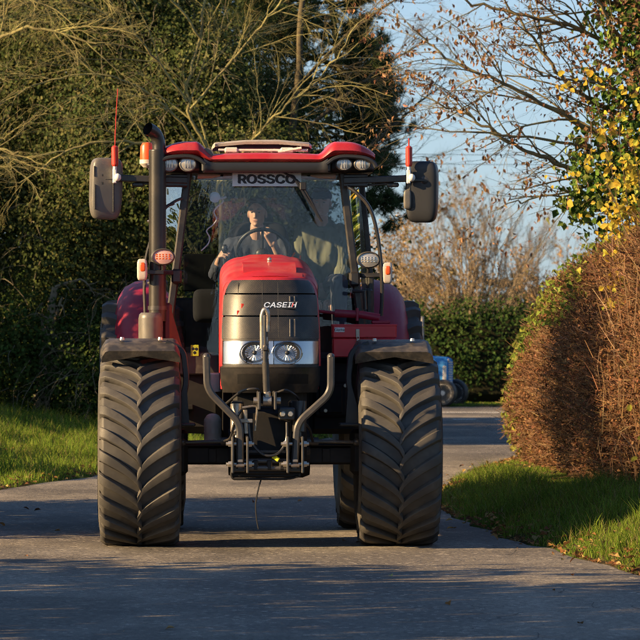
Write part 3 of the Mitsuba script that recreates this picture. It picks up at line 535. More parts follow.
# cab
def post(pts, w, d): return sweep(np.asarray(pts, float), oct_sec(w, d, 0.4))
for s in (-1, 1):
    tp('cab_pillar', post([(s * 0.765, 1.24, 1.30), (s * 0.742, 1.24, 1.60), (s * 0.665, 1.25, 2.2), (s * 0.592, 1.25, 2.80)], 0.062, 0.09), 'm_black_gloss', 40)
    tp('cab_pillar', post([(s * 0.80, 2.72, 1.25), (s * 0.79, 2.72, 2.0), (s * 0.74, 2.68, 2.82)], 0.07, 0.09), 'm_black', 40)
    tp('cab_pillar', post([(s * 0.86, 2.1, 1.25), (s * 0.85, 2.1, 2.0), (s * 0.77, 2.08, 2.82)], 0.045, 0.06), 'm_black', 40)
tp('cab_floor', cat([cbox(-0.74, 0.74, 1.32, 2.75, 1.25, 1.36, 0.02), cbox(-0.76, 0.76, 2.66, 2.74, 1.3, 1.85, 0.02), cbox(-0.86, -0.80, 1.9, 2.74, 1.3, 1.92, 0.02), cbox(0.80, 0.86, 1.9, 2.74, 1.3, 1.92, 0.02), cbox(-0.70, 0.70, 1.27, 1.34, 1.25, 1.42, 0.01)]), 'm_black')
wz = lambda z: np.interp(z, [1.40, 1.60, 2.2, 2.79], [0.725, 0.715, 0.637, 0.565])
tp('windscreen', grid(14, 10, lambda u, v: ((2 * u - 1) * wz(1.40 + 1.39 * v), 1.20 + 0.035 * v - 0.06 * (1 - (2 * u - 1) ** 2), 1.40 + 1.39 * v)), 'm_glass', True)
for s in (-1, 1):
    tp('door_glass', grid(6, 8, lambda u, v: (s * ((0.755 - 0.165 * np.clip(v - 0.1, 0, 1) ** 1.1) * (1 - u) + (0.855 - 0.08 * v) * u), 1.30 + 0.78 * u - 0.1 * v * (1 - u), 1.40 + 1.39 * v)), 'm_glass', True)
    tp('side_glass', grid(4, 6, lambda u, v: (s * (0.845 - 0.07 * v - 0.05 * u), 2.13 + 0.52 * u, 1.9 + 0.88 * v)), 'm_tinted_glass', True)
tp('rear_window', grid(6, 6, lambda u, v: ((2 * u - 1) * (0.75 - 0.05 * v), 2.735 - 0.11 * v, 1.86 + 0.92 * v)), 'm_tinted_glass', True)
# roof: red shell with raised shoulders, dark visor below, lamp pockets
def roof_profile(x):
    ax = abs(x); t = np.clip((ax - 0.40) / 0.13, 0, 1); t = t * t * (3 - 2 * t); e = np.clip((ax - 0.60) / 0.235, 0, 1)
    zt = 2.945 + 0.082 * t - 0.085 * e ** 2.2 - 0.012 * (x / 0.4) ** 2 * (1 - t)
    zb = 2.868 + 0.055 * t - 0.035 * e ** 3
    return zb, zt, t, e
rings, rings2 = [], []
for x in np.concatenate([np.linspace(-0.835, -0.38, 26), np.linspace(-0.34, 0.34, 9), np.linspace(0.38, 0.835, 26)]):
    zb, zt, t, e = roof_profile(x); k = 0.10 * e ** 3; yf = 0.965 - 0.03 * t + k * 0.9; h = zt - zb; yb = 2.86 - k
    rings.append([(x, yf + 0.03, zb), (x, yf, zb + h * 0.35), (x, yf + 0.012, zb + h * 0.75), (x, yf + 0.05, zt - 0.006), (x, yf + 0.12, zt + 0.003), (x, 1.6, zt + 0.02 - 0.0 * t), (x, yb - 0.1, zt), (x, yb, zb + h * 0.5), (x, yb - 0.03, zb)])
    lo = 2.792 + 0.012 * e ** 2; pk = 0.0 if abs(x) < 0.47 else min((abs(x) - 0.47) / 0.03, 1)
    rings2.append([(x, yf + 0.015 + 0.16 * pk, lo), (x, yf - 0.004 + 0.16 * pk, lo + (zb - lo) * 0.3), (x, yf + 0.004 + 0.16 * pk, zb - 0.004), (x, yf + 0.05 + 0.12 * pk, zb + 0.012), (x, 2.8 - k, zb + 0.012), (x, 2.83 - k, lo + 0.02), (x, 2.78, lo)])
roof = tp('cab_roof', loft(rings), 'm_red', 50)
tp('roof_liner', loft(rings2), 'm_plastic_dark', 45, roof)
brow = [(0.46, 2.862), (0.52, 2.905), (0.60, 2.922), (0.74, 2.912), (0.815, 2.88), (0.838, 2.84)]
for s in (-1, 1):
    tp('lamp_brow', tube([(s * x, 0.962, z - 0.008) for x, z in brow], 0.017, 8, 5), 'm_plastic_dark', 40, roof)
    tp('lamp_pocket_side', cbox(min(s * 0.455, s * 0.49), max(s * 0.455, s * 0.49), 0.96, 1.2, 2.795, 2.875, 0.012), 'm_plastic_dark', 30, roof)
    for x in (0.595, 0.735):
        b = lathe([(0.0, 0.10), (0.045, 0.09), (0.062, 0.03), (0.064, -0.005), (0.056, -0.012), (0.054, 0.0), (0.0, 0.004)], 28, 'y'); b.vertices = b.vertices * [1.05, 1, 0.80 if s > 0 else 0.95] + [s * x, 0.985, 2.856]
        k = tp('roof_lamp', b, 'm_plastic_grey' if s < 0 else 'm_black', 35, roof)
        f = lathe([(0.0, -0.010), (0.03, -0.008), (0.054, -0.002), (0.054, 0.006), (0.0, 0.006)], 24, 'y'); f.vertices = f.vertices * [1.05, 1, 0.80 if s > 0 else 0.95] + [s * x, 0.983, 2.856]; tp('lamp_glass', f, 'm_lamp_face', 40, k)
        for q in (-0.02, 0, 0.02): tp('lamp_flute', tube([(s * x + q, 0.971, 2.826), (s * x + q, 0.971, 2.886)], 0.0035, 6), 'm_reflector', 30, k)
hatch = tp('roof_hatch', loft([[(x, y0, z0), (x, y0 - 0.006, z0 + 0.02), (x, y0 + 0.02, z0 + 0.034), (x, y0 + 0.9, z0 + 0.045), (x, y0 + 0.92, z0 + 0.02), (x, y0 + 0.9, z0)] for x, y0, z0 in ((-0.40, 1.36, 2.985), (-0.385, 1.31, 3.0), (-0.15, 1.30, 3.02), (0.10, 1.30, 3.022), (0.34, 1.31, 3.002), (0.36, 1.36, 2.985))]), 'm_beige', 40, roof, label='beige raised roof hatch')
tp('hatch_hinge', cat([cbox(x - 0.05, x + 0.05, 1.28, 1.40, 2.955, 2.995, 0.008) for x in (-0.26, 0.17)] + [tube([(-0.36, 1.30, 2.975), (0.33, 1.30, 2.972)], 0.011, 8), tube([(0.1, 1.29, 2.96), (0.28, 1.28, 2.99)], 0.012, 8)]), 'm_tank', 30, hatch)
tp('roof_sticker', cat([lathe([(0, -0.003), (0.045, -0.003), (0.045, 0.003), (0, 0.003)], 20, 'y', (-0.445, 0.985, 2.935))]), 'm_plastic_grey', False, roof)
# beacon
bc = tp('beacon', lathe([(0.0, 0.09), (0.035, 0.086), (0.052, 0.06), (0.056, 0.0), (0.056, -0.045), (0, -0.045)], 24, 'z', (-0.905, 1.45, 2.95)), 'm_amber', 40, label='orange beacon behind the exhaust outlet')
tp('beacon_base', cat([lathe([(0.0, 0.0), (0.058, 0.0), (0.06, -0.03), (0.03, -0.06), (0, -0.06)], 20, 'z', (-0.905, 1.45, 2.905)), tube([(-0.905, 1.45, 2.86), (-0.88, 1.45, 2.83), (-0.8, 1.45, 2.84)], 0.014, 8)]), 'm_tank', 40, bc)
# exhaust
ex = tp('exhaust_pipe', cat([lathe([(0.0, 1.66), (0.066, 1.66), (0.066, 2.955), (0.060, 2.965), (0.048, 2.965), (0.0, 2.96)], 32, 'z', (-0.826, 1.0, 0))]), 'm_exhaust', 40)
tp('exhaust_outlet', cat([tube([(-0.815, 1.0, 2.955), (-0.818, 1.0, 3.02), (-0.834, 0.99, 3.070), (-0.862, 0.965, 3.102), (-0.900, 0.930, 3.122)], 0.050, 24, 6, cap=False)]), 'm_exhaust', 40, ex)
tp('exhaust_bore', cat([tube([(-0.818, 1.0, 3.0), (-0.834, 0.99, 3.070), (-0.862, 0.965, 3.102), (-0.8985, 0.9315, 3.1212)], 0.0465, 24, 6, cap=False)]), 'm_ink', 40, ex)
tp('exhaust_clamp', lathe([(0.066, -0.015), (0.073, -0.015), (0.073, 0.015), (0.066, 0.015)], 28, 'z', (-0.826, 1.0, 1.76)), 'm_arm', 40, ex)
for z in (1.95, 2.42, 2.85): tp('bolt', lathe([(0, -0.012), (0.009, -0.012), (0.01, 0), (0, 0)], 8, 'x', (-0.892, 1.0, z)), 'm_zinc', 30, ex)
tp('exhaust_canister', lathe([(0.0, 0.205), (0.07, 0.205), (0.086, 0.190), (0.092, 0.16), (0.092, -0.05), (0.0, -0.05)], 32, 'z', (-0.878, 0.92, 1.52)), 'm_plastic_grey', 40, ex)
tp('engine_side_guard', cat([cbox(-0.785, -0.715, 1.0, 1.12, 1.45, 1.80, 0.02), hull([(-0.72, 1.05, 1.75), (-0.62, 1.1, 1.4), (-0.72, 1.05, 1.38), (-0.72, 1.15, 1.75), (-0.62, 1.2, 1.4), (-0.72, 1.15, 1.38)])]), 'm_maroon', 30)
# mirrors and their arms, antennas
def mirror(s):
    cx, cz = (-1.221, 2.672) if s < 0 else (1.200, 2.650); y = 1.15
    m = rbox(0, 0, 0, 0.245, 0.15, 0.47, 0.36, 28); v = m.vertices
    tz = v[:, 2] / 0.235; v[:, 0] *= 1 - 0.10 * np.clip(-tz, 0, 1) ** 2; v[:, 1] = np.where(v[:, 1] < 0, v[:, 1] * (1 + 0.1 * tz), np.minimum(v[:, 1], 0.035)); m.vertices = v
    m.apply_transform(trimesh.transformations.rotation_matrix(-s * 0.03 if s < 0 else 0.01, [0, 1, 0])); m.apply_transform(trimesh.transformations.rotation_matrix(s * -0.22, [0, 0, 1])); m.apply_translation([cx, y, cz])
    k = tp('wing_mirror', m, 'm_plastic_grey' if s < 0 else 'm_plastic_dark', 50, label='grey wing mirror shell beside the exhaust, coloured lighter for the sun on it' if s < 0 else 'wing mirror shell against the sky, coloured darker for the shade on it')  # similar shells: sun and shade are put into the grey and dark plastic
    slots = []
    if s < 0:
        for x, z0, z1 in ((-0.085, 0.09, 0.17), (-0.08, -0.16, 0.03), (0.055, 0.07, 0.2), (0.06, -0.18, 0.045)): slots.append(cbox(cx + x - 0.005, cx + x + 0.005, y - 0.092 + abs(x) * 0.10 + x * 0.22, y - 0.03, cz + z0, cz + z1, 0.003))
        for z in (0.04, 0.10): slots.append(cbox(cx - 0.035, cx - 0.015, y - 0.086, y - 0.04, cz + z - 0.01, cz + z + 0.01, 0.003))
        slots.append(cbox(cx - 0.07, cx + 0.05, y - 0.080, y - 0.05, cz + 0.066, cz + 0.072, 0.002))
    else:
        slots += [ellipsoid((cx + 0.03, y - 0.07, cz + 0.09), (0.05, 0.02, 0.045), 2), cbox(cx - 0.07, cx + 0.09, y - 0.09, y - 0.05, cz + 0.075, cz + 0.10, 0.006), cbox(cx - 0.118, cx - 0.07, y - 0.06, y, cz - 0.08, cz + 0.09, 0.02)]
    tp('mirror_slot' if s < 0 else 'mirror_joint', cat(slots), 'm_ink' if s < 0 else 'm_black_gloss', 30, k)
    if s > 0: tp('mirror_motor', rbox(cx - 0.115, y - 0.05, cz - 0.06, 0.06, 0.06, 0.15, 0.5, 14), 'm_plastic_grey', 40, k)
    xa = cx + (0.10 if s < 0 else -0.11)
    tp('mirror_arm', cat([sweep([(s * 0.60, 1.12, 2.735), (s * 0.85, 1.11, 2.742), (xa, 1.10, 2.752)], oct_sec(0.052, 0.055)), sweep([(s * 0.60, 1.14, 2.735), (s * 0.78, 1.13, 2.735)], oct_sec(0.10, 0.07)), tube([(s * 0.62, 1.12, 2.69), (s * 0.98, 1.11, 2.715)], 0.010, 8), cbox(min(s * 0.93, s * 1.02), max(s * 0.93, s * 1.02), 1.09, 1.13, 2.685, 2.72, 0.01)]), 'm_black_gloss', 30, k)
    # antenna on the mirror arm
    ax = -1.150 if s < 0 else 1.093
    an = tp('antenna', cat([lathe([(0.0, 0.20), (0.016, 0.195), (0.026, 0.185), (0.026, 0.055), (0.020, 0.04), (0.0, 0.04)], 16, 'z', (ax, 1.04, 2.80))]), 'm_red_plastic', 35, label='red antenna base on the image-left mirror arm' if s < 0 else 'red antenna base on the image-right mirror arm')
    if s < 0: tp('whip', tube([(ax, 1.04, 2.99), (ax + 0.008, 1.04, 3.2), (ax + 0.022, 1.04, 3.43)], [0.0045, 0.004, 0.0035], 6, 4), 'm_red_plastic', 40, an)
    else: tp('whip', tube([(ax, 1.04, 2.98), (ax, 1.04, 3.055)], 0.006, 6), 'm_red_plastic', 40, an)
    tp('antenna_mount', cat([lathe([(0, 0.08), (0.014, 0.08), (0.016, 0.0), (0, 0)], 12, 'z', (ax, 1.04, 2.765)), ellipsoid((ax + 0.02, 1.03, 2.755), (0.028, 0.026, 0.030), 2), cbox(ax - 0.018, ax + 0.012, 1.02, 1.07, 2.71, 2.82, 0.006)]), 'm_white', 40, an)
mirror(-1); mirror(1)
# side work lamps with indicators
for s in (-1, 1):
    cx = s * 0.784; cz = 2.148 if s < 0 else 2.128; y = 1.05 if s > 0 else 0.90
    b = lathe([(0.0, 0.06), (0.06, 0.055), (0.088, 0.02), (0.092, -0.012), (0.080, -0.018), (0.078, 0), (0, 0.004)], 32, 'y'); b.vertices = b.vertices * [1, 1, 0.70] + [cx, y, cz]
    k = tp('work_lamp', b, 'm_black', 35)
    f = lathe([(0.0, -0.014), (0.04, -0.012), (0.078, -0.004), (0.078, 0.006), (0, 0.006)], 28, 'y'); f.vertices = f.vertices * [1, 1, 0.70] + [cx, y, cz]; tp('lamp_glass', f, 'm_lamp_pink' if s < 0 else 'm_lamp_face', 40, k)
    rs = np.random.RandomState(4 + s); tp('lamp_facets', cat([ellipsoid((cx + 0.02 * a, y - 0.012, cz + 0.014 * b_), (0.009, 0.004, 0.006), 1) for a in (-2.4, -1.2, 0, 1.2, 2.4) for b_ in (-1, 0.2, 1.2)]), 'm_reflector' if s > 0 else 'm_amber', 40, k)
    tp('lamp_stalk', cat([tube([(cx, y + 0.02, cz - 0.05), (cx, y + 0.03, cz - 0.10)], 0.012, 8), sweep([(s * 0.66, 1.16, cz - 0.115), (s * 0.78, y + 0.04, cz - 0.118), (s * 0.90, y + 0.03, cz - 0.115)], oct_sec(0.034, 0.05)), cbox(min(s * 0.64, s * 0.72), max(s * 0.64, s * 0.72), 1.05, 1.22, cz - 0.20, cz - 0.09, 0.015)]), 'm_black_gloss', 35, k)
    ix, iz = (-0.942, 2.05) if s < 0 else (0.928, 2.027)
    q = tp('indicator', rbox(ix, y + 0.02, iz, 0.078, 0.07, 0.165, 0.45, 18), 'm_clear_lens', 45)
    tp('indicator_bulb', rbox(ix + 0.005, y - 0.012, iz + 0.02, 0.04, 0.02, 0.07, 0.6, 12), 'm_amber', 45, q)
tp('grab_rail', tube([(-0.70, 1.06, 2.56), (-0.78, 1.03, 2.50), (-0.90, 1.02, 2.2), (-0.925, 1.02, 1.95), (-0.92, 1.02, 1.72)], 0.012, 8, 6), 'm_black', 40)
tp('grab_rail', tube([(0.628, 1.10, 2.69), (0.70, 1.07, 2.635), (0.79, 1.05, 2.53), (0.845, 1.05, 2.36), (0.88, 1.05, 2.1), (0.888, 1.05, 1.85), (0.880, 1.05, 1.70)], 0.015, 8, 6), 'm_black_gloss', 40)
tp('brake_pipe', tube([(-0.635, 1.10, 2.60), (-0.70, 1.08, 2.57), (-0.80, 1.05, 2.50)], 0.011, 8, 4), 'm_black', 40)
tp('door_handle', cat([tube([(0.66, 1.02, 1.89), (0.75, 1.0, 1.885), (0.757, 1.0, 1.75)], 0.016, 8)]), 'm_black_gloss', 40)
tp('hand_pump', cat([tube([(0.52, 0.88, 1.72), (0.72, 0.87, 1.71), (0.86, 0.86, 1.685)], 0.030, 12), tube([(0.40, 0.9, 1.735), (0.53, 0.88, 1.72)], 0.012, 8), cbox(0.68, 0.70, 0.83, 0.92, 1.66, 1.76, 0.004), cbox(0.80, 0.94, 0.83, 0.93, 1.64, 1.665, 0.006)]), 'm_red_shaded', 40, label='maroon cylinder lying above the toolbox')
tp('wiper', cat([tube([(0.13, 1.06, 2.80), (0.27, 1.05, 2.70), (0.42, 1.05, 2.44)], [0.008, 0.010, 0.006], 6, 4), tube([(0.22, 1.045, 2.745), (0.43, 1.05, 2.42)], 0.009, 6), cbox(0.26, 0.31, 1.03, 1.06, 2.66, 2.72, 0.006)]), 'm_ink', 30)
board = tp('name_board', cbox(-0.255, 0.272, 1.10, 1.106, 2.690, 2.802, 0.002), 'm_plate', False, label='pale blue name board at the top of the windscreen')
tp('lettering', cat([lettering('ROSSCO', 0.064, 0.010 + dx, 1.099 - abs(dx) * 0.08, 2.746 + dz, True, 0.0, 1.22, 0.003) for dx, dz in ((0, 0), (-0.0045, 0.0015), (0.0045, -0.0015))]), 'm_ink', False, board)
stk = tp('warning_sticker', cbox(-0.570, -0.508, 1.262, 1.268, 1.392, 1.478, 0.003), 'm_yellow', False, label='small yellow warning sticker at the cab corner')
tp('sticker_mark', cat([lathe([(0, -0.002), (0.012, -0.002), (0.012, 0.002), (0, 0.002)], 12, 'y', (x, 1.260, z)) for x, z in ((-0.553, 1.448), (-0.527, 1.446), (-0.54, 1.418))]), 'm_ink', False, stk)
# interior
tp('driver_seat', cat([rbox(-0.03, 2.40, 2.05, 0.50, 0.16, 0.80, 0.4), rbox(-0.03, 2.2, 1.68, 0.52, 0.55, 0.18, 0.4), rbox(-0.03, 2.42, 2.46, 0.24, 0.10, 0.12, 0.5), cbox(-0.2, 0.14, 2.0, 2.5, 1.35, 1.62, 0.03)]), 'm_seat', 50)
tp('passenger_seat', cat([rbox(0.46, 2.42, 2.1, 0.36, 0.12, 0.55, 0.4), rbox(0.46, 2.25, 1.78, 0.38, 0.42, 0.12, 0.4), cbox(0.32, 0.62, 2.1, 2.5, 1.35, 1.74, 0.03)]), 'm_seat', 50)
tp('dashboard', cat([rbox(0.0, 1.46, 1.85, 0.36, 0.24, 0.5, 0.4), cbox(-0.10, 0.10, 1.38, 1.6, 1.35, 1.8, 0.03), rbox(-0.44, 1.75, 1.78, 0.22, 0.4, 0.26, 0.4), rbox(0.01, 1.52, 2.075, 0.38, 0.16, 0.10, 0.5)]), 'm_seat', 50)
sw_c, sw_n = np.array([-0.012, 1.70, 2.195]), unit(np.array([0, 0.9, 0.43])); a_ = np.array([1.0, 0, 0]); b_ = np.cross(sw_n, a_)
rim_pts = [sw_c + 0.197 * (math.cos(t) * a_ + math.sin(t) * b_) for t in np.linspace(0, 2 * np.pi, 49)]
tp('steering_wheel', cat([tube(rim_pts, 0.015, 10, cap=False), ellipsoid(sw_c - sw_n * 0.03, (0.055, 0.03, 0.05), 2), tube([sw_c - sw_n * 0.02, sw_c - sw_n * 0.3 + [0, 0, -0.1]], 0.03, 10)] + [tube([sw_c - sw_n * 0.025, sw_c + 0.197 * (math.cos(t) * a_ + math.sin(t) * b_)], 0.012, 8) for t in (0.3, 2.84, 4.71)]), 'm_plastic_dark', 45)
tp('control_lever', cat([tube([(0.24, 1.55, 1.95), (0.28, 1.58, 2.17)], 0.008, 6), tube([(0.18, 1.52, 2.10), (0.235, 1.55, 2.19)], 0.007, 6)]), 'm_amber', 40)
tp('rear_view_panel', cbox(-0.62, -0.36, 2.62, 2.66, 1.9, 2.2, 0.01), 'm_seat')
tp('sun_blind', cat([tube([(-0.52, 1.22, 2.775), (0.54, 1.22, 2.775)], 0.024, 10)]), 'm_beige', 40)
tp('lever_grip', cat([tube([(-0.30, 1.72, 2.0), (-0.305, 1.70, 2.21)], 0.016, 8, 0), ellipsoid((-0.305, 1.70, 2.225), (0.026, 0.026, 0.035), 2)]), 'm_plastic_dark', 40)
# toolbox on the step
tb = thing('toolbox', 'red metal toolbox mounted on the tractor step above the shaded front wheel', 'toolbox')
def tb_add(part, mesh, bsdf, smooth=30): return add(f'{tb}__{part}', local(mesh), bsdf, smooth)
tb_add('box', cbox(0.502, 0.978, 0.72, 1.0, 1.388, 1.528, 0.006), 'm_toolbox'); lid = tb_add('lid', cat([cbox(0.498, 0.982, 0.714, 1.004, 1.533, 1.632, 0.007), cbox(0.494, 0.986, 0.71, 1.006, 1.622, 1.636, 0.003)]), 'm_toolbox')
tb_add('latch', cat([cbox(0.672, 0.702, 0.704, 0.716, 1.535, 1.60, 0.003), cbox(0.676, 0.698, 0.700, 0.72, 1.488, 1.53, 0.003)]), 'm_steel'); tb_add('padlock', cat([cbox(0.678, 0.70, 0.688, 0.704, 1.49, 1.515, 0.004), tube([(0.681, 0.696, 1.512), (0.681, 0.696, 1.538), (0.689, 0.696, 1.545), (0.697, 0.696, 1.538), (0.697, 0.696, 1.512)], 0.003, 6)]), 'm_zinc')
pl = tb_add('label', cbox(0.512, 0.588, 0.709, 0.716, 1.576, 1.612, 0.002), 'm_white', False); add(f'{pl}__lettering', local(lettering('Clarke', 0.017, 0.550, 0.7082, 1.594, True, 0, 1.1, 0.002)), 'm_ink', False)
# phone holder on the windscreen with its lead
ph = thing('suction_mount', 'round blue grey suction mount with a curly white lead on the windscreen', 'suction mount')
add(f'{ph}__cup', local(cat([lathe([(0, -0.01), (0.03, -0.008), (0.042, 0.0), (0.036, 0.012), (0.015, 0.02), (0, 0.02)], 24, 'y', (-0.386, 1.245, 2.61)), tube([(-0.386, 1.26, 2.61), (-0.36, 1.32, 2.60), (-0.30, 1.36, 2.615)], 0.01, 8, 3)])), 'm_plate', 40)
add(f'{ph}__lead', local(tube([(-0.33, 1.29, 2.612), (-0.325, 1.29, 2.575), (-0.37, 1.29, 2.535), (-0.392, 1.29, 2.495), (-0.372, 1.29, 2.445), (-0.40, 1.29, 2.40), (-0.448, 1.29, 2.355), (-0.425, 1.29, 2.30), (-0.44, 1.29, 2.25), (-0.49, 1.29, 2.20)], 0.0055, 6, 8)), 'm_white', 40)

# ------------------------------------------------------------------ the two people in the cab
def chain(js):
    """hulls of spheres along joints [(point, radius)]"""
    out = []
    for (a, ra), (b, rb) in zip(js[:-1], js[1:]):
        out.append(m3.Manifold.batch_hull([m3.Manifold.sphere(ra, 20).translate(list(map(float, a))), m3.Manifold.sphere(rb, 20).translate(list(map(float, b)))]))
    return out
def blob(ms, edge, it=8):
    m = m3.Manifold.batch_boolean(ms, m3.OpType.Add).refine_to_length(edge).to_mesh(); t = trimesh.Trimesh(m.vert_properties[:, :3], m.tri_verts, process=False)
    trimesh.smoothing.filter_taubin(t, 0.5, 0.53, it); return t
def ell(c, r, rot=None):
    s = m3.Manifold.sphere(1.0, 28).scale(list(map(float, r)))
    if rot: s = s.rotate(rot)
    return s.translate(list(map(float, c)))
def head(c, yaw, tilt):
    """solids of a head facing -y about its centre c, and the small features"""
    R_ = trimesh.transformations.rotation_matrix(yaw, [0, 0, 1]) @ trimesh.transformations.rotation_matrix(tilt, [1, 0, 0]) @ np.diag([0.92, 0.92, 0.90, 1])
    def mv(m): return m.transform(np.vstack([R_[:3, :].T[:3], np.asarray(c)[None]]).T.astype(float))
    S = [ell((0, 0.012, 0.035), (0.075, 0.092, 0.085)), m3.Manifold.batch_hull([ell((0, -0.012, 0.0), (0.068, 0.07, 0.06)), ell((0, -0.052, -0.092), (0.030, 0.022, 0.020)), ell((0.046, -0.005, -0.062), (0.016, 0.02, 0.02)), ell((-0.046, -0.005, -0.062), (0.016, 0.02, 0.02))]),
         m3.Manifold.batch_hull([ell((0, -0.083, 0.012), (0.009, 0.008, 0.012)), ell((0, -0.100, -0.028), (0.011, 0.010, 0.009)), ell((0.013, -0.086, -0.032), (0.007,) * 3), ell((-0.013, -0.086, -0.032), (0.007,) * 3)]),
         ell((0.034, -0.066, 0.034), (0.026, 0.012, 0.008)), ell((-0.034, -0.066, 0.034), (0.026, 0.012, 0.008)), ell((0.076, 0.012, -0.005), (0.010, 0.018, 0.032)), ell((-0.076, 0.012, -0.005), (0.010, 0.018, 0.032)), ell((0, -0.074, -0.060), (0.024, 0.010, 0.007)), ell((0, -0.072, -0.092), (0.016, 0.012, 0.012))]
    cut = [ell((0.031, -0.086, 0.012), (0.016, 0.016, 0.010)), ell((-0.031, -0.086, 0.012), (0.016, 0.016, 0.010))]
    body = m3.Manifold.batch_boolean(S, m3.OpType.Add) - m3.Manifold.batch_boolean(cut, m3.OpType.Add)
    tr = lambda t: t.apply_transform(np.vstack([np.column_stack([R_[:3, :3], c]), [0, 0, 0, 1]]))
    eyes = tr(cat([ellipsoid((s * 0.031, -0.0695, 0.012), (0.0095, 0.010, 0.0055), 2) for s in (-1, 1)])); lips = tr(cat([ellipsoid((0, -0.081, -0.057), (0.022, 0.006, 0.0035), 2), ellipsoid((0, -0.080, -0.066), (0.018, 0.006, 0.004), 2)]))
    brows = tr(cat([ellipsoid((s * 0.034, -0.075, 0.040), (0.021, 0.007, 0.0055), 2) for s in (-1, 1)]))
    return mv(body), eyes, lips, brows, tr
def hand(w, d, up, s, curl=1.0):
    """palm at the wrist w along d, back of the hand towards up; s: side of the thumb"""
    d = unit(np.asarray(d, float)); up = unit(np.asarray(up, float) - d * (np.asarray(up) @ d)); side = np.cross(d, up) * s; w = np.asarray(w, float); out = []
    K = [w + d * 0.085 + side * o for o in (0.032, 0.011, -0.011, -0.031)]
    out.append(m3.Manifold.batch_hull([m3.Manifold.sphere(0.018, 14).translate(list(p)) for p in (w + side * 0.018, w - side * 0.018)] + [m3.Manifold.sphere(0.0125, 14).translate(list(p)) for p in K]))
    for k, L in zip(K, (0.040, 0.045, 0.042, 0.034)):
        p1 = k + (d * 0.75 - up * 0.65 * curl) * L; p2 = p1 + (d * 0.1 - up * 1.0 * curl) * L * 0.7; p3 = p2 + (-d * 0.75 * curl - up * 0.5) * L * 0.55; out += chain([(k, 0.0115), (p1, 0.0100), (p2, 0.0092), (p3, 0.0080)])
    b = w + d * 0.03 + side * 0.030; out += chain([(b, 0.016), (b + d * 0.035 + side * 0.022 - up * 0.015, 0.0125), (b + d * 0.062 + side * 0.006 - up * 0.035, 0.0105)])
    return out
def make_person(label, seat, hd, yaw, tilt, sh, arms, cloth, legs, hat=None, collar=None):
    hx, hy, hz = hd; key = numbered('person'); nk = np.array([hx, hy + 0.025, hz - 0.10]); cb = np.array([(sh[0][0] + sh[1][0]) / 2, sh[0][1] + 0.02, sh[0][2]])
    H, eyes, lips, brows, tr = head(np.array(hd), yaw, tilt)
    skin = [H] + chain([(nk, 0.052), (cb + [0, 0, 0.02], 0.060)]) + chain([(cb + [0, 0, 0.0], 0.07), (np.array(seat) + [0, 0, 0.08], 0.10)])
    wear = [m3.Manifold.batch_hull([m3.Manifold.sphere(0.080, 20).translate(list(p)) for p in (np.array(sh[0]) + [0.02, 0, -0.02], np.array(sh[1]) + [-0.02, 0, -0.02])] + [ell(cb + [0, 0, -0.22], (0.185, 0.125, 0.08)), ell(np.array(seat) + [0, 0, 0.12], (0.18, 0.13, 0.10)), ell(cb + [0, 0.005, 0.055], (0.082, 0.072, 0.055))])]
    for (s_, e_, w_, hdir, hup, ts, bare) in arms:
        wear += chain([(s_, 0.072), (e_, 0.056)]); e_, w_ = np.array(e_), np.array(w_); cut = e_ + (w_ - e_) * (1 - bare)
        if bare < 1: wear += chain([(e_, 0.056), (cut, 0.043)])
        skin += chain([(s_, 0.05), (e_, 0.043), (w_, 0.027)]) + hand(w_, hdir, hup, ts)
    skin += chain([(np.array(seat), 0.08), (np.array(seat) + [0, -0.05, 0], 0.08)])
    scene[key] = mikit.ply(local(blob(skin, 0.011, 4)), 'm_skin', True); lab(key, label, 'person')
    jk = blob(wear, 0.014, 6); fold = meshkit.fbm(jk.vertices * np.array([26.0, 14.0, 5.0]) + 3.1, 3, 4) - 0.5; jk.vertices = jk.vertices + jk.vertex_normals * (fold * 0.045)[:, None]; add(f'{key}__jacket', local(jk), cloth, True)
    tz = [m for s_ in (-1, 1) for m in chain([(np.array(seat) + [s_ * 0.09, 0, 0.04], 0.095), (np.array(seat) + [s_ * 0.13, -0.42, 0.06], 0.072), (np.array(seat) + [s_ * 0.13, -0.46, -0.28], 0.055)])]; add(f'{key}__trousers', local(blob(tz, 0.03, 4)), 'm_navy', True)
    add(f'{key}__eyes', local(eyes), 'm_eye', True); add(f'{key}__lips', local(lips), 'm_lip', True); add(f'{key}__eyebrows', local(brows), 'm_hair', True)
    hr = blob([ell((0, 0.022, 0.046), (0.080, 0.092, 0.086)) - m3.Manifold.cube([0.4, 0.4, 0.4], True).rotate([-29, 0, 0]).translate([0, -0.17, -0.098]), ell((-0.02, -0.052, 0.116), (0.045, 0.032, 0.020)), ell((0.03, -0.045, 0.120), (0.035, 0.03, 0.020))], 0.010, 6); tr(hr); add(f'{key}__hair', local(hr), 'm_hair', True)
    if hat:
        c_ = blob([ell((0, 0.015, 0.060), (0.090, 0.104, 0.082)) - m3.Manifold.cube([0.4, 0.4, 0.2], True).translate([0, 0, -0.058]), ell((0, -0.095, 0.058), (0.065, 0.055, 0.010), [14, 0, 0])], 0.012, 5); tr(c_); add(f'{key}__cap', local(c_), 'm_navy', True)
    if collar:
        n_ = 24; rg = [(cb + [0.085 * math.cos(t), -0.012 + 0.075 * math.sin(t), 0.055 - 0.03 * (math.sin(t) < -0.5)]) for t in np.linspace(0, 2 * np.pi, n_)]; add(f'{key}__collar', local(tube(rg, 0.022, 10, cap=False)), collar, True)
    return key
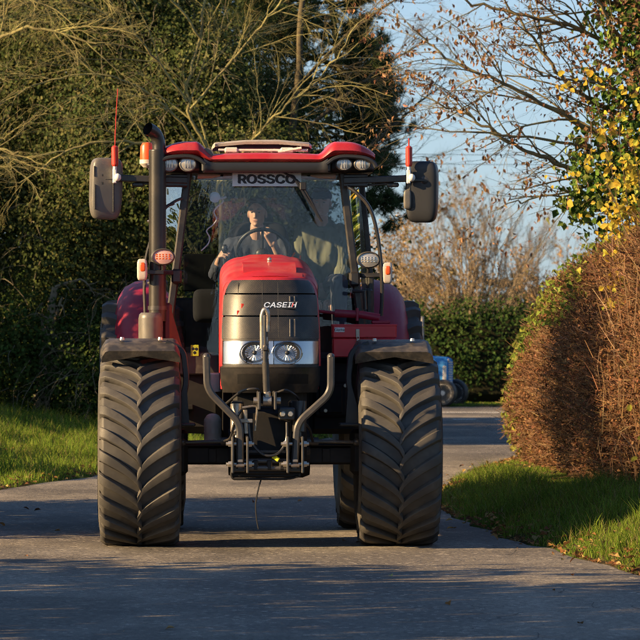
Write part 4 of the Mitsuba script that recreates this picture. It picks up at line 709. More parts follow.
make_person('young man with short brown hair at the steering wheel, fist on the rim', (-0.04, 2.28, 1.80), (-0.045, 2.06, 2.505), -0.22, 0.04, ((-0.235, 2.15, 2.255), (0.145, 2.15, 2.255)),
            [((0.145, 2.15, 2.255), (0.185, 1.93, 2.05), (0.075, 1.76, 2.265), (-0.42, -0.25, 0.85), (0.3, -0.9, 0.25), 1, 0.75), ((-0.235, 2.15, 2.255), (-0.37, 2.02, 2.03), (-0.345, 1.80, 2.135), (0.15, -0.75, 0.55), (-0.35, -0.5, 0.65), -1, 0.35)], 'm_navy', None)
make_person('passenger in a dark cap and olive jacket sitting beside the driver', (0.46, 2.28, 1.90), (0.462, 2.10, 2.585), -0.16, 0.03, ((0.315, 2.17, 2.36), (0.605, 2.17, 2.36)),
            [((0.315, 2.17, 2.36), (0.285, 2.12, 2.08), (0.38, 1.96, 1.82), (0.3, -0.8, -0.1), (0, -0.2, 1), 1, 0.1), ((0.605, 2.17, 2.36), (0.63, 2.12, 2.08), (0.54, 1.96, 1.82), (-0.3, -0.8, -0.1), (0, -0.2, 1), -1, 0.1)], 'm_olive', None, hat=True, collar='m_olive')

# ------------------------------------------------------------------ blue compact tractor at the junction
def small_tractor():
    t = thing('tractor', 'small blue tractor parked by the far hedge at the junction, mostly hidden', 'tractor'); M = trimesh.transformations.translation_matrix([2.62, 93.9, 0.0]) @ trimesh.transformations.rotation_matrix(math.radians(-18), [0, 0, 1])
    def p(part, mesh, bsdf, smooth=30):
        m = mesh.copy(); m.apply_transform(M); return add(f'{t}__{part}', m, bsdf, smooth)
    # local x = forwards (to the right of the picture)
    p('bonnet', cat([loft([[(x, -0.21, 0.52), (x, -0.22, 0.9), (x, -0.17, zt - 0.02), (x, 0, zt), (x, 0.17, zt - 0.02), (x, 0.22, 0.9), (x, 0.21, 0.52)] for x, zt in ((-0.95, 1.06), (-0.2, 1.04), (0.02, 1.02), (0.06, 0.99))]), cbox(-0.2, 0.07, -0.19, 0.19, 0.38, 0.56, 0.03), hull([(-0.15, -0.18, 0.52), (0.05, -0.18, 0.52), (-0.02, -0.16, 0.2), (-0.12, -0.16, 0.2), (-0.15, 0.18, 0.52), (0.05, 0.18, 0.52), (-0.02, 0.16, 0.2), (-0.12, 0.16, 0.2)])]), 'm_blue')
    p('side_opening', cbox(-0.60, -0.25, -0.225, -0.2, 0.55, 0.72, 0.01), 'm_ink')
    p('grille', cat([cbox(0.066, 0.078, -0.13, 0.13, 0.5 + 0.05 * k, 0.53 + 0.05 * k, 0.004) for k in range(9)]), 'm_tank'); p('grille_edge', cbox(-0.03, 0.05, -0.228, -0.205, 0.45, 0.84, 0.01), 'm_tank'); p('headlight', ellipsoid((0.06, -0.12, 0.95), (0.03, 0.05, 0.04), 2), 'm_clear_lens')
    for yy in (-0.42, 0.42):
        w = p('front_wheel', lathe([(0.19, -0.075), (0.24, -0.085), (0.275, -0.06), (0.283, 0), (0.275, 0.06), (0.24, 0.085), (0.19, 0.075)], 32, 'y', (0.05, yy, 0.283)), 'm_black'); p_ = lathe([(0.0, -0.09), (0.05, -0.09), (0.06, -0.05), (0.15, -0.04), (0.175, -0.075), (0.19, -0.075), (0.19, 0.03), (0.0, 0.03)], 24, 'y', (0.05, yy, 0.283)); m = p_; m.apply_transform(M); add(w + '__rim', m, 'm_tank', 30)
    for yy in (-0.5, 0.5): p('rear_wheel', lathe([(0.25, -0.11), (0.42, -0.13), (0.47, -0.1), (0.48, 0), (0.47, 0.1), (0.42, 0.13), (0.25, 0.11), (0.0, 0.05), (0.0, -0.05)], 36, 'y', (-1.30, yy, 0.48)), 'm_rubber')
    p('chassis', cat([cbox(-1.5, 0.0, -0.14, 0.14, 0.28, 0.52, 0.03), cbox(0.0, 0.1, -0.4, 0.4, 0.25, 0.32, 0.02)]), 'm_chassis'); p('rear_fender', cat([cbox(-1.7, -0.95, s * 0.5 - 0.13, s * 0.5 + 0.13, 0.98, 1.02, 0.015) for s in (-1, 1)]), 'm_blue')
    p('exhaust_stack', tube([(-0.52, -0.05, 1.0), (-0.52, -0.05, 1.86)], 0.035, 12), 'm_beige', 40); p('seat', rbox(-1.35, 0, 1.05, 0.4, 0.42, 0.3, 0.5), 'm_seat', 40)
    p('steering_wheel', tube([(-0.98 + 0.1 * math.cos(t) * 0.5, 0.17 * math.sin(t), 1.22 + 0.17 * 0.5 * math.cos(t)) for t in np.linspace(0, 2 * np.pi, 25)], 0.014, 6, cap=False), 'm_ink')
small_tractor()

# ------------------------------------------------------------------ the clipped beech hedge on the right
HL = np.array([[30, 4.3], [36, 3.45], [41, 2.94], [44, 2.66], [48, 2.42], [52, 2.31], [55, 2.36], [57, 2.68], [58.5, 3.25]])
def hedge_x(y): return np.interp(y, HL[:, 0], HL[:, 1])
def hedge_top(y): return np.interp(y, [30, 38, 41, 44, 48, 51, 53.5, 55.5, 57, 58.5], [2.95, 2.85, 2.72, 2.52, 2.28, 1.98, 1.62, 1.22, 0.85, 0.5]) + 0.05 * np.sin(np.asarray(y) * 1.7)
def hedge_surf(y, s):
    """s 0..1 from the foot of the road side up over the rounded top"""
    top = hedge_top(y); a = np.clip((s - 0.62) / 0.38, 0, 1); h = np.clip(s / 0.62, 0, 1)
    rc = np.minimum(0.45, top * 0.4)
    z = np.where(s < 0.62, (top - rc) * h, top - rc + rc * np.sin(a * np.pi / 2)); x = hedge_x(y) + np.where(s < 0.62, 0.16 - 0.20 * np.sin(h * np.pi * 0.8), 0.04 + (1 - np.cos(a * np.pi / 2)) * rc * 1.5)
    nx_ = np.where(s < 0.62, -1.0, -np.cos(a * np.pi / 2)); nz_ = np.where(s < 0.62, 0.25 * (h - 0.3), np.sin(a * np.pi / 2)); return x, z, nx_, nz_
hg = thing('hedge', 'tall clipped hedge of bare russet twigs on the right-hand verge', 'hedge')
def build_hedge():
    rs = np.random.RandomState(21); parts = []
    def shell(n, inset, L, out, upb, r, cols, ywide=(34, 58.3), fork=0.0):
        y = rs.uniform(*ywide, n); s = rs.uniform(0, 1, n) ** 0.9; x, z, nx_, nz_ = hedge_surf(y, s); lump = meshkit.fbm(np.stack([y * 1.1, z * 1.3, 0 * y], -1), 3, 8) - 0.5
        e = np.clip((y - 54) / 4, 0, 1); nrm = unit(np.stack([nx_, e * 1.2 - 0.15, nz_], -1)); b = np.stack([x, y, z], -1) - nrm * (inset * rs.uniform(0.2, 1.6, n))[:, None] + nrm * lump[:, None] * 0.22; b[:, 2] = np.maximum(b[:, 2], 0.12)
        d = unit(nrm * out + np.array([0, 0, upb]) + rs.normal(0, 0.42, (n, 3))); l = L * rs.uniform(0.5, 1.5, n)[:, None]; mid = b + d * l * 0.5; d2 = unit(d + rs.normal(0, 0.25, (n, 3)) + [0, 0, 0.15]); tip = mid + d2 * l * 0.5
        c = colour_mix(rs, n, cols, 0.25); parts.append(sticks(b, mid, r, r * 0.8, c)); parts.append(sticks(mid, tip, r * 0.8, r * 0.35, c))
        if fork:
            k = rs.rand(n) < fork; d3 = unit(d[k] + rs.normal(0, 0.6, (k.sum(), 3))); parts.append(sticks(mid[k], mid[k] + d3 * l[k] * 0.45, r * 0.6, r * 0.3, c[k]))
    tw = [(0.155, 0.085, 0.048), (0.195, 0.112, 0.064), (0.12, 0.066, 0.040), (0.24, 0.155, 0.095)]
    shell(27000, 0.13, 0.16, 0.85, 0.22, 0.0036, tw, fork=0.6); shell(9000, 0.30, 0.26, 0.5, 0.3, 0.0050, [(0.12, 0.07, 0.045), (0.16, 0.095, 0.06)], fork=0.4)
    # upright shoots near the viewer
    n = 420; y = rs.uniform(35.5, 43.5, n); s = rs.uniform(0, 1, n); x, z, nx_, nz_ = hedge_surf(y, s); b = np.stack([x - 0.02 + rs.normal(0, 0.05, n), y, np.maximum(z - 0.3, 0.1)], -1); d = unit(np.stack([rs.normal(-0.12, 0.22, n), rs.normal(-0.1, 0.2, n), np.ones(n)], -1)); l = rs.uniform(0.2, 0.6, n)[:, None]; m = b + d * l * 0.5; t = m + unit(d + rs.normal(0, 0.2, (n, 3))) * l * 0.5; c = colour_mix(rs, n, [(0.30, 0.18, 0.10), (0.36, 0.25, 0.15)], 0.2)
    parts.append(sticks(b, m, 0.0045, 0.0038, c)); parts.append(sticks(m, t, 0.0038, 0.0018, c))
    addvfc(hg + '__twigs', parts, 'm_twig')
    def lf(n, cols, size, sl, ywide, off=0.0):
        y = rs.uniform(*ywide, n); s = rs.uniform(*sl, n); x, z, nx_, nz_ = hedge_surf(y, s); lump = meshkit.fbm(np.stack([y * 1.1, z * 1.3, 0 * y], -1), 3, 8) - 0.5; e = np.clip((y - 54) / 4, 0, 1); nrm = unit(np.stack([nx_, e * 1.2 - 0.15, nz_], -1)); p = np.stack([x, y, z], -1) + nrm * (lump * 0.22 + rs.uniform(-0.2, 0.08, n) + off)[:, None]; p[:, 2] = np.maximum(p[:, 2], 0.1)
        L = size * rs.uniform(0.6, 1.4, n); return leafcards(rs, p, nrm + rs.normal(0, 0.6, (n, 3)), rs.normal(0, 1, (n, 3)) + [0, 0, -0.4], L, L * 0.6, colour_mix(rs, n, cols, 0.25), 0.5, 3)
    addvfc(hg + '__dry_leaves', [lf(52000, [(0.165, 0.082, 0.042), (0.125, 0.060, 0.034), (0.21, 0.115, 0.060), (0.18, 0.10, 0.046)], 0.040, (0, 1), (34, 58.3))], 'm_dry')
    addvfc(hg + '__ivy_leaves', [lf(3200, [(0.16, 0.20, 0.04), (0.22, 0.24, 0.05), (0.10, 0.15, 0.03)], 0.07, (0.55, 1), (45, 57), 0.07), lf(1100, [(0.16, 0.20, 0.04), (0.24, 0.24, 0.05)], 0.065, (0.0, 0.8), (52, 58), 0.05)], 'm_leaf')
    # the dense old wood inside
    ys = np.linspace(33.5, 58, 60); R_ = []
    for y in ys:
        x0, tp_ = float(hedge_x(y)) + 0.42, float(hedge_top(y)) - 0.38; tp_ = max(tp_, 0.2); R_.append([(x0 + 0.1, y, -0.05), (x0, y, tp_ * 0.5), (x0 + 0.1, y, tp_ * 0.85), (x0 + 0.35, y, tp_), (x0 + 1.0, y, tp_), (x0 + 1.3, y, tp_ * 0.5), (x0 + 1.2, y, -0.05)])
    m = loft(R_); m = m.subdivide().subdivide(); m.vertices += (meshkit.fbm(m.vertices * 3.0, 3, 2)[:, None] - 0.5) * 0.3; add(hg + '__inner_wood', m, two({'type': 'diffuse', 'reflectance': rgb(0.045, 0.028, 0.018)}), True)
build_hedge()

# ------------------------------------------------------------------ left side: ivy trees, thicket, bare mossy tree, pine
IVY = [(0.034, 0.050, 0.018), (0.046, 0.064, 0.022), (0.062, 0.078, 0.028), (0.078, 0.092, 0.034), (0.115, 0.115, 0.045)]
DARKIVY = [(0.030, 0.056, 0.016), (0.045, 0.075, 0.020), (0.07, 0.095, 0.026)]
MOSS = [(0.16, 0.135, 0.075), (0.34, 0.31, 0.13)]
GREYBARK = [(0.16, 0.13, 0.09), (0.30, 0.26, 0.18)]
def ivy_tree(label, trunk, blobs, n, size, cols, seed, name='ivy_clad_tree', catg='tree', group=None, shoots=210):
    rs = np.random.RandomState(seed); rng = np.random.default_rng(seed); k = thing(name, label, catg, group); out, tips = [], []
    spec = [dict(n=6, wob=0.25, trop=(0, 0, -0.05), kids=4, ang=(0.4, 1.0), ratio=(0.35, 0.6), taper=0.4, rr=0.6, len=1.0), dict(n=5, wob=0.3, trop=(0, 0, -0.15), kids=0, taper=0.3)]
    limb(rng, trunk, 0.13, 0.05, 0, dict(enumerate(spec)) and spec, out, tips, 8)
    for c, r in blobs:
        c, r = np.array(c, float), np.array(r, float)
        for q in range(int(shoots * r.mean() / 6)):
            u = unit(rng.normal(0, 1, 3)); p = c + u * r * 0.75; grow(rng, p, unit(u + rng.normal(0, 0.5, 3) + [0, 0, -0.15]), rng.uniform(0.4, 1.0), 0.0055, 0, [dict(n=6, wob=0.16, trop=(0, 0, -0.35), kids=2, ang=(0.3, 0.8), ratio=(0.4, 0.7), taper=0.4, rr=0.7), dict(n=4, wob=0.25, trop=(0, 0, -0.3), kids=0, taper=0.3)], out, tips)
    addvfc(k + '__branches', [tubes(out, bark(GREYBARK, seed=seed))], 'm_twig'); addvfc(k + '__leaves', [foliage_blobs(rs, blobs, n, size, cols)], 'm_ivy'); return k
ivy_tree('dark ivy covered tree at the far left edge of the lane', [(-5.5, 69, 0.3), (-5.4, 69, 2.5), (-5.2, 69, 5.0), (-5.2, 69, 7.5)], [((-5.6, 68.9, 2.3), (1.4, 1.2, 1.7)), ((-5.2, 68.6, 4.4), (1.4, 1.2, 1.4)), ((-5.6, 69, 6.6), (1.5, 1.3, 1.5)), ((-4.3, 67.9, 3.6), (0.9, 1.0, 1.1)), ((-4.2, 68, 5.6), (1.0, 1.0, 1.2))], 85000, 0.058, IVY, 31)
ivy_tree('dense ivy covered tree with lit leaves behind the left mirror', [(-3.0, 66.5, 0.3), (-3.1, 66.5, 2.4), (-2.9, 66.4, 4.6), (-3.0, 66.6, 7.2)], [((-3.2, 66.3, 2.6), (1.2, 1.1, 1.5)), ((-2.8, 66.0, 4.4), (1.3, 1.1, 1.3)), ((-3.0, 66.3, 6.4), (1.5, 1.3, 1.3)), ((-2.0, 65.3, 3.4), (1.0, 1.0, 1.2)), ((-1.7, 65.4, 5.2), (0.9, 0.9, 1.0))], 85000, 0.058, IVY, 32)
ivy_tree('ivy covered tree behind the cab of the red tractor', [(-0.9, 64.6, 0.3), (-1.0, 64.6, 2.4), (-0.9, 64.7, 4.4)], [((-1.0, 64.4, 2.2), (1.3, 1.1, 1.5)), ((-0.9, 64.5, 3.6), (1.1, 1.0, 1.0)), ((0.2, 64.6, 1.8), (0.8, 0.9, 1.2))], 40000, 0.060, IVY, 33)
ivy_tree('bramble and ivy thicket along the grass bank on the left', [(-4.0, 65.5, 0.4), (-3.9, 65.4, 1.4), (-3.8, 65.4, 2.2)], [((-5.5, 67.0, 1.1), (1.3, 1.0, 0.9)), ((-4.0, 65.6, 1.2), (1.2, 0.9, 1.0)), ((-2.7, 64.4, 1.1), (1.1, 0.9, 0.9)), ((-1.3, 63.3, 1.2), (1.2, 0.9, 1.0)), ((0.1, 63.2, 1.1), (0.9, 0.8, 0.9))], 48000, 0.056, DARKIVY, 34, 'thicket', 'thicket', shoots=420)
for q, (x, y, zz, sd) in enumerate(((-7.9, 77, 5.2, 41), (-4.6, 75, 6.4, 42), (-1.9, 73, 5.6, 43), (-3.6, 77, 8.2, 45))):
    ivy_tree(['dark evergreen tree rising behind the left-hand ivy', 'tall dark evergreen tree in the upper left corner', 'evergreen tree left of the pine, above the exhaust', 'tallest evergreen at the back of the left-hand trees'][q], [(x, y, 0), (x, y, zz * 0.5), (x + 0.1, y, zz)], [((x, y, zz * 0.35), (1.8, 1.4, zz * 0.38)), ((x + 0.2, y, zz * 0.8), (1.7, 1.4, zz * 0.3)), ((x - 0.5, y, zz * 1.05), (1.2, 1.1, 1.3))], 15000, 0.12, DARKIVY, sd, 'evergreen_tree', shoots=60)

def bare_tree(name, label, limbs, spec, cols, seed, kids, leaf=None, group=None):
    """limbs: [(points, r0, r1)]; side shoots by spec"""
    rng = np.random.default_rng(seed); rs = np.random.RandomState(seed); k = thing(name, label, 'tree', group); tr_, out, tips = [], [], []
    for n, (pts, r0, r1) in enumerate(limbs):
        limb(rng, pts, r0, r1, 0, spec, out, tips, kids if not isinstance(kids, (list, tuple)) else kids[n])
    big = [l for l in out if l[1].max() > 0.016]; small = [l for l in out if l[1].max() <= 0.016]
    addvfc(k + '__limbs', [tubes(big, bark(cols, seed=seed))], 'm_twig', True); addvfc(k + '__twigs', [tubes(small, bark(cols, seed=seed + 1, f=4.0))], 'm_twig')
    if leaf: leaf(k, rs, out, tips)
    return k
drp = [dict(len=1.4, n=9, wob=0.11, trop=(-0.08, 0, -0.07), kids=8, ang=(0.3, 0.75), ratio=(0.3, 0.6), taper=0.3, rr=0.55, flat=(1, 0.5, 1)), dict(n=6, wob=0.13, trop=(-0.03, 0, -0.06), kids=4, ang=(0.35, 0.9), ratio=(0.35, 0.6), taper=0.35, rr=0.65), dict(n=3, wob=0.22, trop=(0, 0, -0.1), kids=0, taper=0.35)]
bare_tree('bare_tree', 'bare tree with drooping mossy branches sweeping across the ivy at upper left', [
    ([(-1.25, 60.5, 0.3), (-1.3, 60.4, 2.2), (-1.35, 60.3, 3.6), (-1.75, 60.0, 4.6), (-1.55, 59.9, 5.6), (-1.5, 59.8, 7.0)], 0.038, 0.016),
    ([(-1.35, 60.3, 3.6), (-1.9, 59.8, 4.4), (-2.7, 59.4, 4.9), (-3.6, 59.2, 4.8), (-4.5, 59.0, 4.3)], 0.020, 0.009), ([(-1.75, 60.0, 4.6), (-2.5, 59.6, 5.5), (-3.4, 59.3, 5.9), (-4.6, 59.2, 5.6)], 0.020, 0.009),
    ([(-1.55, 59.9, 5.4), (-2.2, 59.6, 6.2), (-3.2, 59.5, 6.7), (-4.4, 59.4, 6.4)], 0.020, 0.009), ([(-1.35, 60.3, 3.5), (-0.7, 59.9, 4.3), (0.0, 59.6, 4.9), (0.5, 59.5, 5.6)], 0.020, 0.009), ([(-1.7, 60.0, 4.5), (-1.0, 59.8, 5.3), (-0.4, 59.6, 6.0), (0.2, 59.6, 6.6)], 0.020, 0.009), ([(-1.35, 60.3, 3.7), (-2.2, 59.6, 4.0), (-3.1, 59.3, 4.0), (-3.9, 59.2, 3.5)], 0.03, 0.010)],
    drp, MOSS, 51, [10, 16, 24, 26, 18, 20, 8])
bare_tree('bare_tree', 'bare lichen covered tree overhanging from the far left edge', [([(-5.6, 60, 0.3), (-5.5, 60, 2.5), (-5.4, 59.8, 4.4), (-5.2, 59.6, 6.4)], 0.09, 0.03), ([(-5.4, 59.8, 4.2), (-4.6, 59.4, 5.1), (-3.8, 59.1, 5.5), (-2.9, 59, 5.3)], 0.04, 0.012), ([(-5.45, 59.9, 3.2), (-4.6, 59.3, 3.9), (-3.9, 59.0, 3.9)], 0.03, 0.010), ([(-5.3, 59.7, 5.2), (-4.4, 59.4, 6.1), (-3.5, 59.2, 6.3), (-2.6, 59.1, 6.0)], 0.035, 0.012)], drp, MOSS, 52, [12, 14, 10, 14])

def pine(label, seed):
    rng = np.random.default_rng(seed); rs = np.random.RandomState(seed); k = thing('pine_tree', label, 'tree'); out, tips = [], []
    trunk = np.array([(0.74, 72, 0.0), (0.69, 72, 2.0), (0.58, 72, 3.6), (0.40, 72, 5.0), (0.2, 72, 6.6), (0.0, 72, 8.6)]); c = catmull(trunk, 8); addvfc(k + '__trunk', [tubes([(c, np.linspace(0.085, 0.04, len(c)))], bark([(0.10, 0.085, 0.05), (0.30, 0.26, 0.08)], seed=5), 9)], 'm_twig', True)
    spec = [dict(n=8, wob=0.13, trop=(0, 0, -0.05), kids=9, ang=(0.35, 0.9), ratio=(0.28, 0.5), taper=0.3, rr=0.5, **{'from': 0.25}, flat=(1, 1, 0.7)), dict(n=6, wob=0.18, trop=(0, 0, 0.18), kids=4, ang=(0.3, 0.8), ratio=(0.35, 0.6), taper=0.35, rr=0.6), dict(n=2, wob=0.2, trop=(0, 0, 0.25), kids=0, taper=0.4)]
    for q in range(92):
        z = rng.uniform(3.3, 8.3); p = np.array([np.interp(z, trunk[:, 2], trunk[:, 0]), 72, z]); a = rng.uniform(0, 2 * np.pi); left = rng.random() < 0.62
        d = np.array([(-1 if left else 1) * rng.uniform(0.5, 1.0), rng.normal(0, 0.5), rng.uniform(-0.05, 0.3)]); L = (rng.uniform(0.9, 2.7) if left else rng.uniform(0.45, 0.85)) * (1.1 if z < 6 else 0.85)
        grow(rng, p, unit(d), L, 0.028, 0, spec, out, tips)
    addvfc(k + '__branches', [tubes(out, bark([(0.09, 0.07, 0.045), (0.20, 0.17, 0.07)], seed=6))], 'm_twig')
    P0, P1 = [], []
    for pts, dirs in tips:
        for u in (0.35, 0.6, 0.8, 1.0):
            k_ = min(int(u * (len(pts) - 1)), len(pts) - 1); d = dirs[k_]; n = 14; P0.append(np.repeat(pts[k_][None], n, 0) + rs.normal(0, 0.02, (n, 3))); P1.append(P0[-1] + unit(d * 1.0 + rs.normal(0, 0.62, (n, 3)) + [0, 0, 0.15]) * rs.uniform(0.08, 0.16, (n, 1)))
    for c_, r_ in (((-0.7, 72, 5.6), (1.55, 0.9, 1.7)), ((0.62, 72, 5.3), (0.66, 0.7, 1.4)), ((0.78, 71.8, 4.2), (0.45, 0.5, 0.75)), ((-0.9, 72, 4.1), (1.2, 0.8, 0.8)), ((-1.2, 72.3, 7.2), (1.5, 0.9, 1.0))):
        n_ = int(760 * r_[0] * r_[2]); u = unit(rs.normal(0, 1, (n_, 3))); q_ = np.array(c_) + u * (rs.uniform(0.05, 1, (n_, 1)) ** 0.5) * np.array(r_); q_ = q_[meshkit.fbm(q_ * 1.9, 3, 17) > 0.43]
        for b_ in q_:
            d = unit(rs.normal(0, 0.6, 3) + [0, 0, 0.4]); n = 34; st_ = b_ - d * rs.uniform(0, 0.22, (n, 1)) + rs.normal(0, 0.012, (n, 3)); P0.append(st_); P1.append(st_ + unit(d * 0.8 + rs.normal(0, 0.6, (n, 3))) * rs.uniform(0.08, 0.15, (n, 1)))
    P0, P1 = np.vstack(P0), np.vstack(P1); print('needles', len(P0))
    if len(P0) > 240000: q = rs.permutation(len(P0))[:240000]; P0, P1 = P0[q], P1[q]
    n = len(P0); t = unit(P1 - P0); side = unit(np.cross(t, rs.normal(0, 1, (n, 3)))) * 0.0055; v = np.stack([P0 - side, P0 + side, P1], 1).reshape(-1, 3); f = np.arange(3 * n).reshape(-1, 3); col = np.repeat(colour_mix(rs, n, [(0.045, 0.075, 0.034), (0.065, 0.095, 0.040), (0.10, 0.12, 0.045)], 0.2), 3, axis=0)
    addvfc(k + '__needles', [(v, f, col)], 'm_leaf')
pine('dark pine tree with a slender mossy trunk behind the right side of the cab', 61)
fine = [dict(len=1.0, n=8, wob=0.13, trop=(0.05, 0, 0.05), kids=7, ang=(0.3, 0.8), ratio=(0.35, 0.65), taper=0.35, rr=0.6, flat=(1, 0.6, 1)), dict(n=6, wob=0.18, trop=(0, 0, 0.02), kids=4, ang=(0.3, 0.9), ratio=(0.35, 0.65), taper=0.4, rr=0.65), dict(n=3, wob=0.2, trop=(0, 0, 0), kids=0, taper=0.4)]
bare_tree('bare_tree', 'bare tree whose fine dark twigs reach into the sky above the right mirror', [([(-0.6, 69, 0), (-0.5, 69, 3), (-0.3, 68.8, 6.0), (-0.2, 68.8, 8.5)], 0.10, 0.03), ([(-0.5, 69, 3.4), (0.3, 68.6, 4.0), (0.9, 68.4, 4.45), (1.5, 68.2, 5.0), (1.9, 68.2, 5.3)], 0.045, 0.007), ([(-0.45, 69, 4.4), (0.5, 68.6, 5.2), (1.2, 68.5, 5.7), (1.75, 68.4, 6.0)], 0.035, 0.006), ([(-0.4, 68.9, 5.2), (0.5, 68.7, 6.1), (1.2, 68.6, 6.6), (1.7, 68.6, 6.8)], 0.03, 0.006), ([(0.3, 68.6, 4.0), (0.9, 68.3, 4.05), (1.45, 68.2, 4.05), (1.8, 68.2, 3.75)], 0.016, 0.005)], fine, [(0.07, 0.06, 0.045), (0.14, 0.115, 0.07)], 53, [6, 15, 13, 11, 10])

# ------------------------------------------------------------------ right side: seed-hung tree with ivy, yellow-leaved shrub
def seeds(k, rs, out, tips):
    P = np.vstack([p[1:] for p, r in out if r.max() < 0.011]); P = P[(P[:, 0] < 4.6)]; q = rs.permutation(len(P))[:2300]; p = P[q] + rs.normal(0, 0.02, (len(q), 3)) + [0, 0, -0.04]; n = len(p); L = rs.uniform(0.035, 0.075, n)
    addvfc(k + '__dead_leaves', [leafcards(rs, p, unit(rs.normal(0, 1, (n, 3)) + [0, -0.4, 0]), rs.normal(0, 0.45, (n, 3)) + [0, 0, -1.0], L, L * rs.uniform(0.35, 0.65, n), colour_mix(rs, n, [(0.23, 0.13, 0.07), (0.17, 0.09, 0.05), (0.30, 0.18, 0.10)], 0.25), 0.6, 6)], 'm_dry')
gap = [dict(len=0.95, n=8, wob=0.10, trop=(-0.10, 0, -0.03), kids=5, ang=(0.3, 0.7), ratio=(0.35, 0.65), taper=0.4, rr=0.55, flat=(1, 0.5, 1)), dict(n=6, wob=0.14, trop=(-0.08, 0, -0.02), kids=2, ang=(0.3, 0.7), ratio=(0.4, 0.65), taper=0.4, rr=0.65), dict(n=5, wob=0.15, trop=(0, 0, -0.08), kids=0, taper=0.5)]
OAK = [(0.14, 0.11, 0.07), (0.26, 0.22, 0.11)]
bare_tree('overhanging_tree', 'ivy clad tree leaning over the hedge with brown seed leaves on long branches', [
    ([(4.0, 48.5, 0.1), (3.8, 48.3, 2.2), (3.55, 48, 3.6), (3.35, 48, 5.2), (3.2, 48, 7.0)], 0.12, 0.05),
    ([(3.55, 48, 3.3), (2.72, 47.4, 3.72), (2.0, 47.1, 4.1), (1.37, 47, 4.36), (0.90, 47, 4.76)], 0.035, 0.006), ([(3.65, 48, 2.9), (2.63, 47.3, 3.25), (2.0, 47.0, 3.50), (1.58, 46.9, 3.77), (1.03, 46.8, 4.0)], 0.032, 0.006), ([(3.45, 48, 3.7), (2.65, 47.4, 4.1), (2.2, 47.2, 4.62), (1.75, 47, 5.2)], 0.032, 0.007),
    ([(3.4, 48, 4.4), (2.6, 47.4, 4.75), (1.7, 47.2, 4.95), (1.0, 47, 5.15)], 0.03, 0.007), ([(3.6, 48, 3.2), (2.6, 47.3, 3.52), (1.75, 46.8, 3.60), (0.95, 46.7, 3.66)], 0.022, 0.005), ([(3.4, 48, 4.8), (2.7, 47.6, 5.2), (2.0, 47.2, 5.5), (1.2, 47, 5.7)], 0.03, 0.007), ([(3.6, 48, 2.8), (2.75, 47.3, 3.0), (2.1, 47, 2.93), (1.75, 46.9, 2.8)], 0.016, 0.004), ([(3.4, 48, 4.2), (3.0, 47.2, 4.8), (2.6, 46.9, 5.4)], 0.03, 0.008), ([(3.5, 48, 3.9), (3.0, 47.0, 4.1), (2.3, 46.6, 4.2), (1.8, 46.4, 4.5)], 0.02, 0.006)], gap, OAK, 71, [0, 17, 17, 14, 15, 12, 12, 8, 12, 12], seeds)
def ivy_on_trunk():
    rs = np.random.RandomState(75); k = thing('ivy', 'glossy green ivy climbing the trunk above the right-hand hedge', 'ivy'); rng = np.random.default_rng(75); out, tips = [], []
    B = [((3.5, 47.4, 2.7), (0.65, 0.6, 0.6)), ((3.05, 47.3, 3.25), (0.55, 0.5, 0.42)), ((3.45, 47.5, 3.9), (0.75, 0.6, 0.7)), ((3.45, 47.6, 4.9), (0.65, 0.6, 0.7)), ((3.4, 47.6, 5.9), (0.7, 0.6, 0.8)), ((2.75, 47.2, 2.95), (0.28, 0.3, 0.33))]
    addvfc(k + '__leaves', [foliage_blobs(rs, B, 7500, 0.085, [(0.08, 0.14, 0.028), (0.13, 0.19, 0.04), (0.20, 0.24, 0.055), (0.05, 0.10, 0.022)], 0.7, 0.9, 0.10, 8, True), foliage_blobs(rs, [((3.3, 47.3, 4.3), (0.85, 0.6, 1.2)), ((3.3, 47.3, 5.4), (0.8, 0.6, 0.9))], 2600, 0.055, [(0.20, 0.11, 0.06), (0.15, 0.08, 0.05)], 0.4, 0.9, 0.12, 8)], 'm_ivy')
    for q in range(90): c, r = B[rng.integers(len(B))]; u = unit(rng.normal(0, 1, 3)); grow(rng, np.array(c) + u * np.array(r) * 0.7, unit(u + [0, 0, 0.3]), rng.uniform(0.3, 0.8), 0.006, 0, [dict(n=6, wob=0.2, trop=(0, 0, -0.2), kids=2, ang=(0.3, 0.8), ratio=(0.4, 0.7), taper=0.4, rr=0.7), dict(n=4, wob=0.25, trop=(0, 0, -0.2), kids=0, taper=0.3)], out, tips)
    lab(addvfc(k + '__stems', [tubes(out, bark([(0.16, 0.10, 0.06), (0.24, 0.15, 0.09)], seed=7))], 'm_twig'), kind='stuff')
ivy_on_trunk()
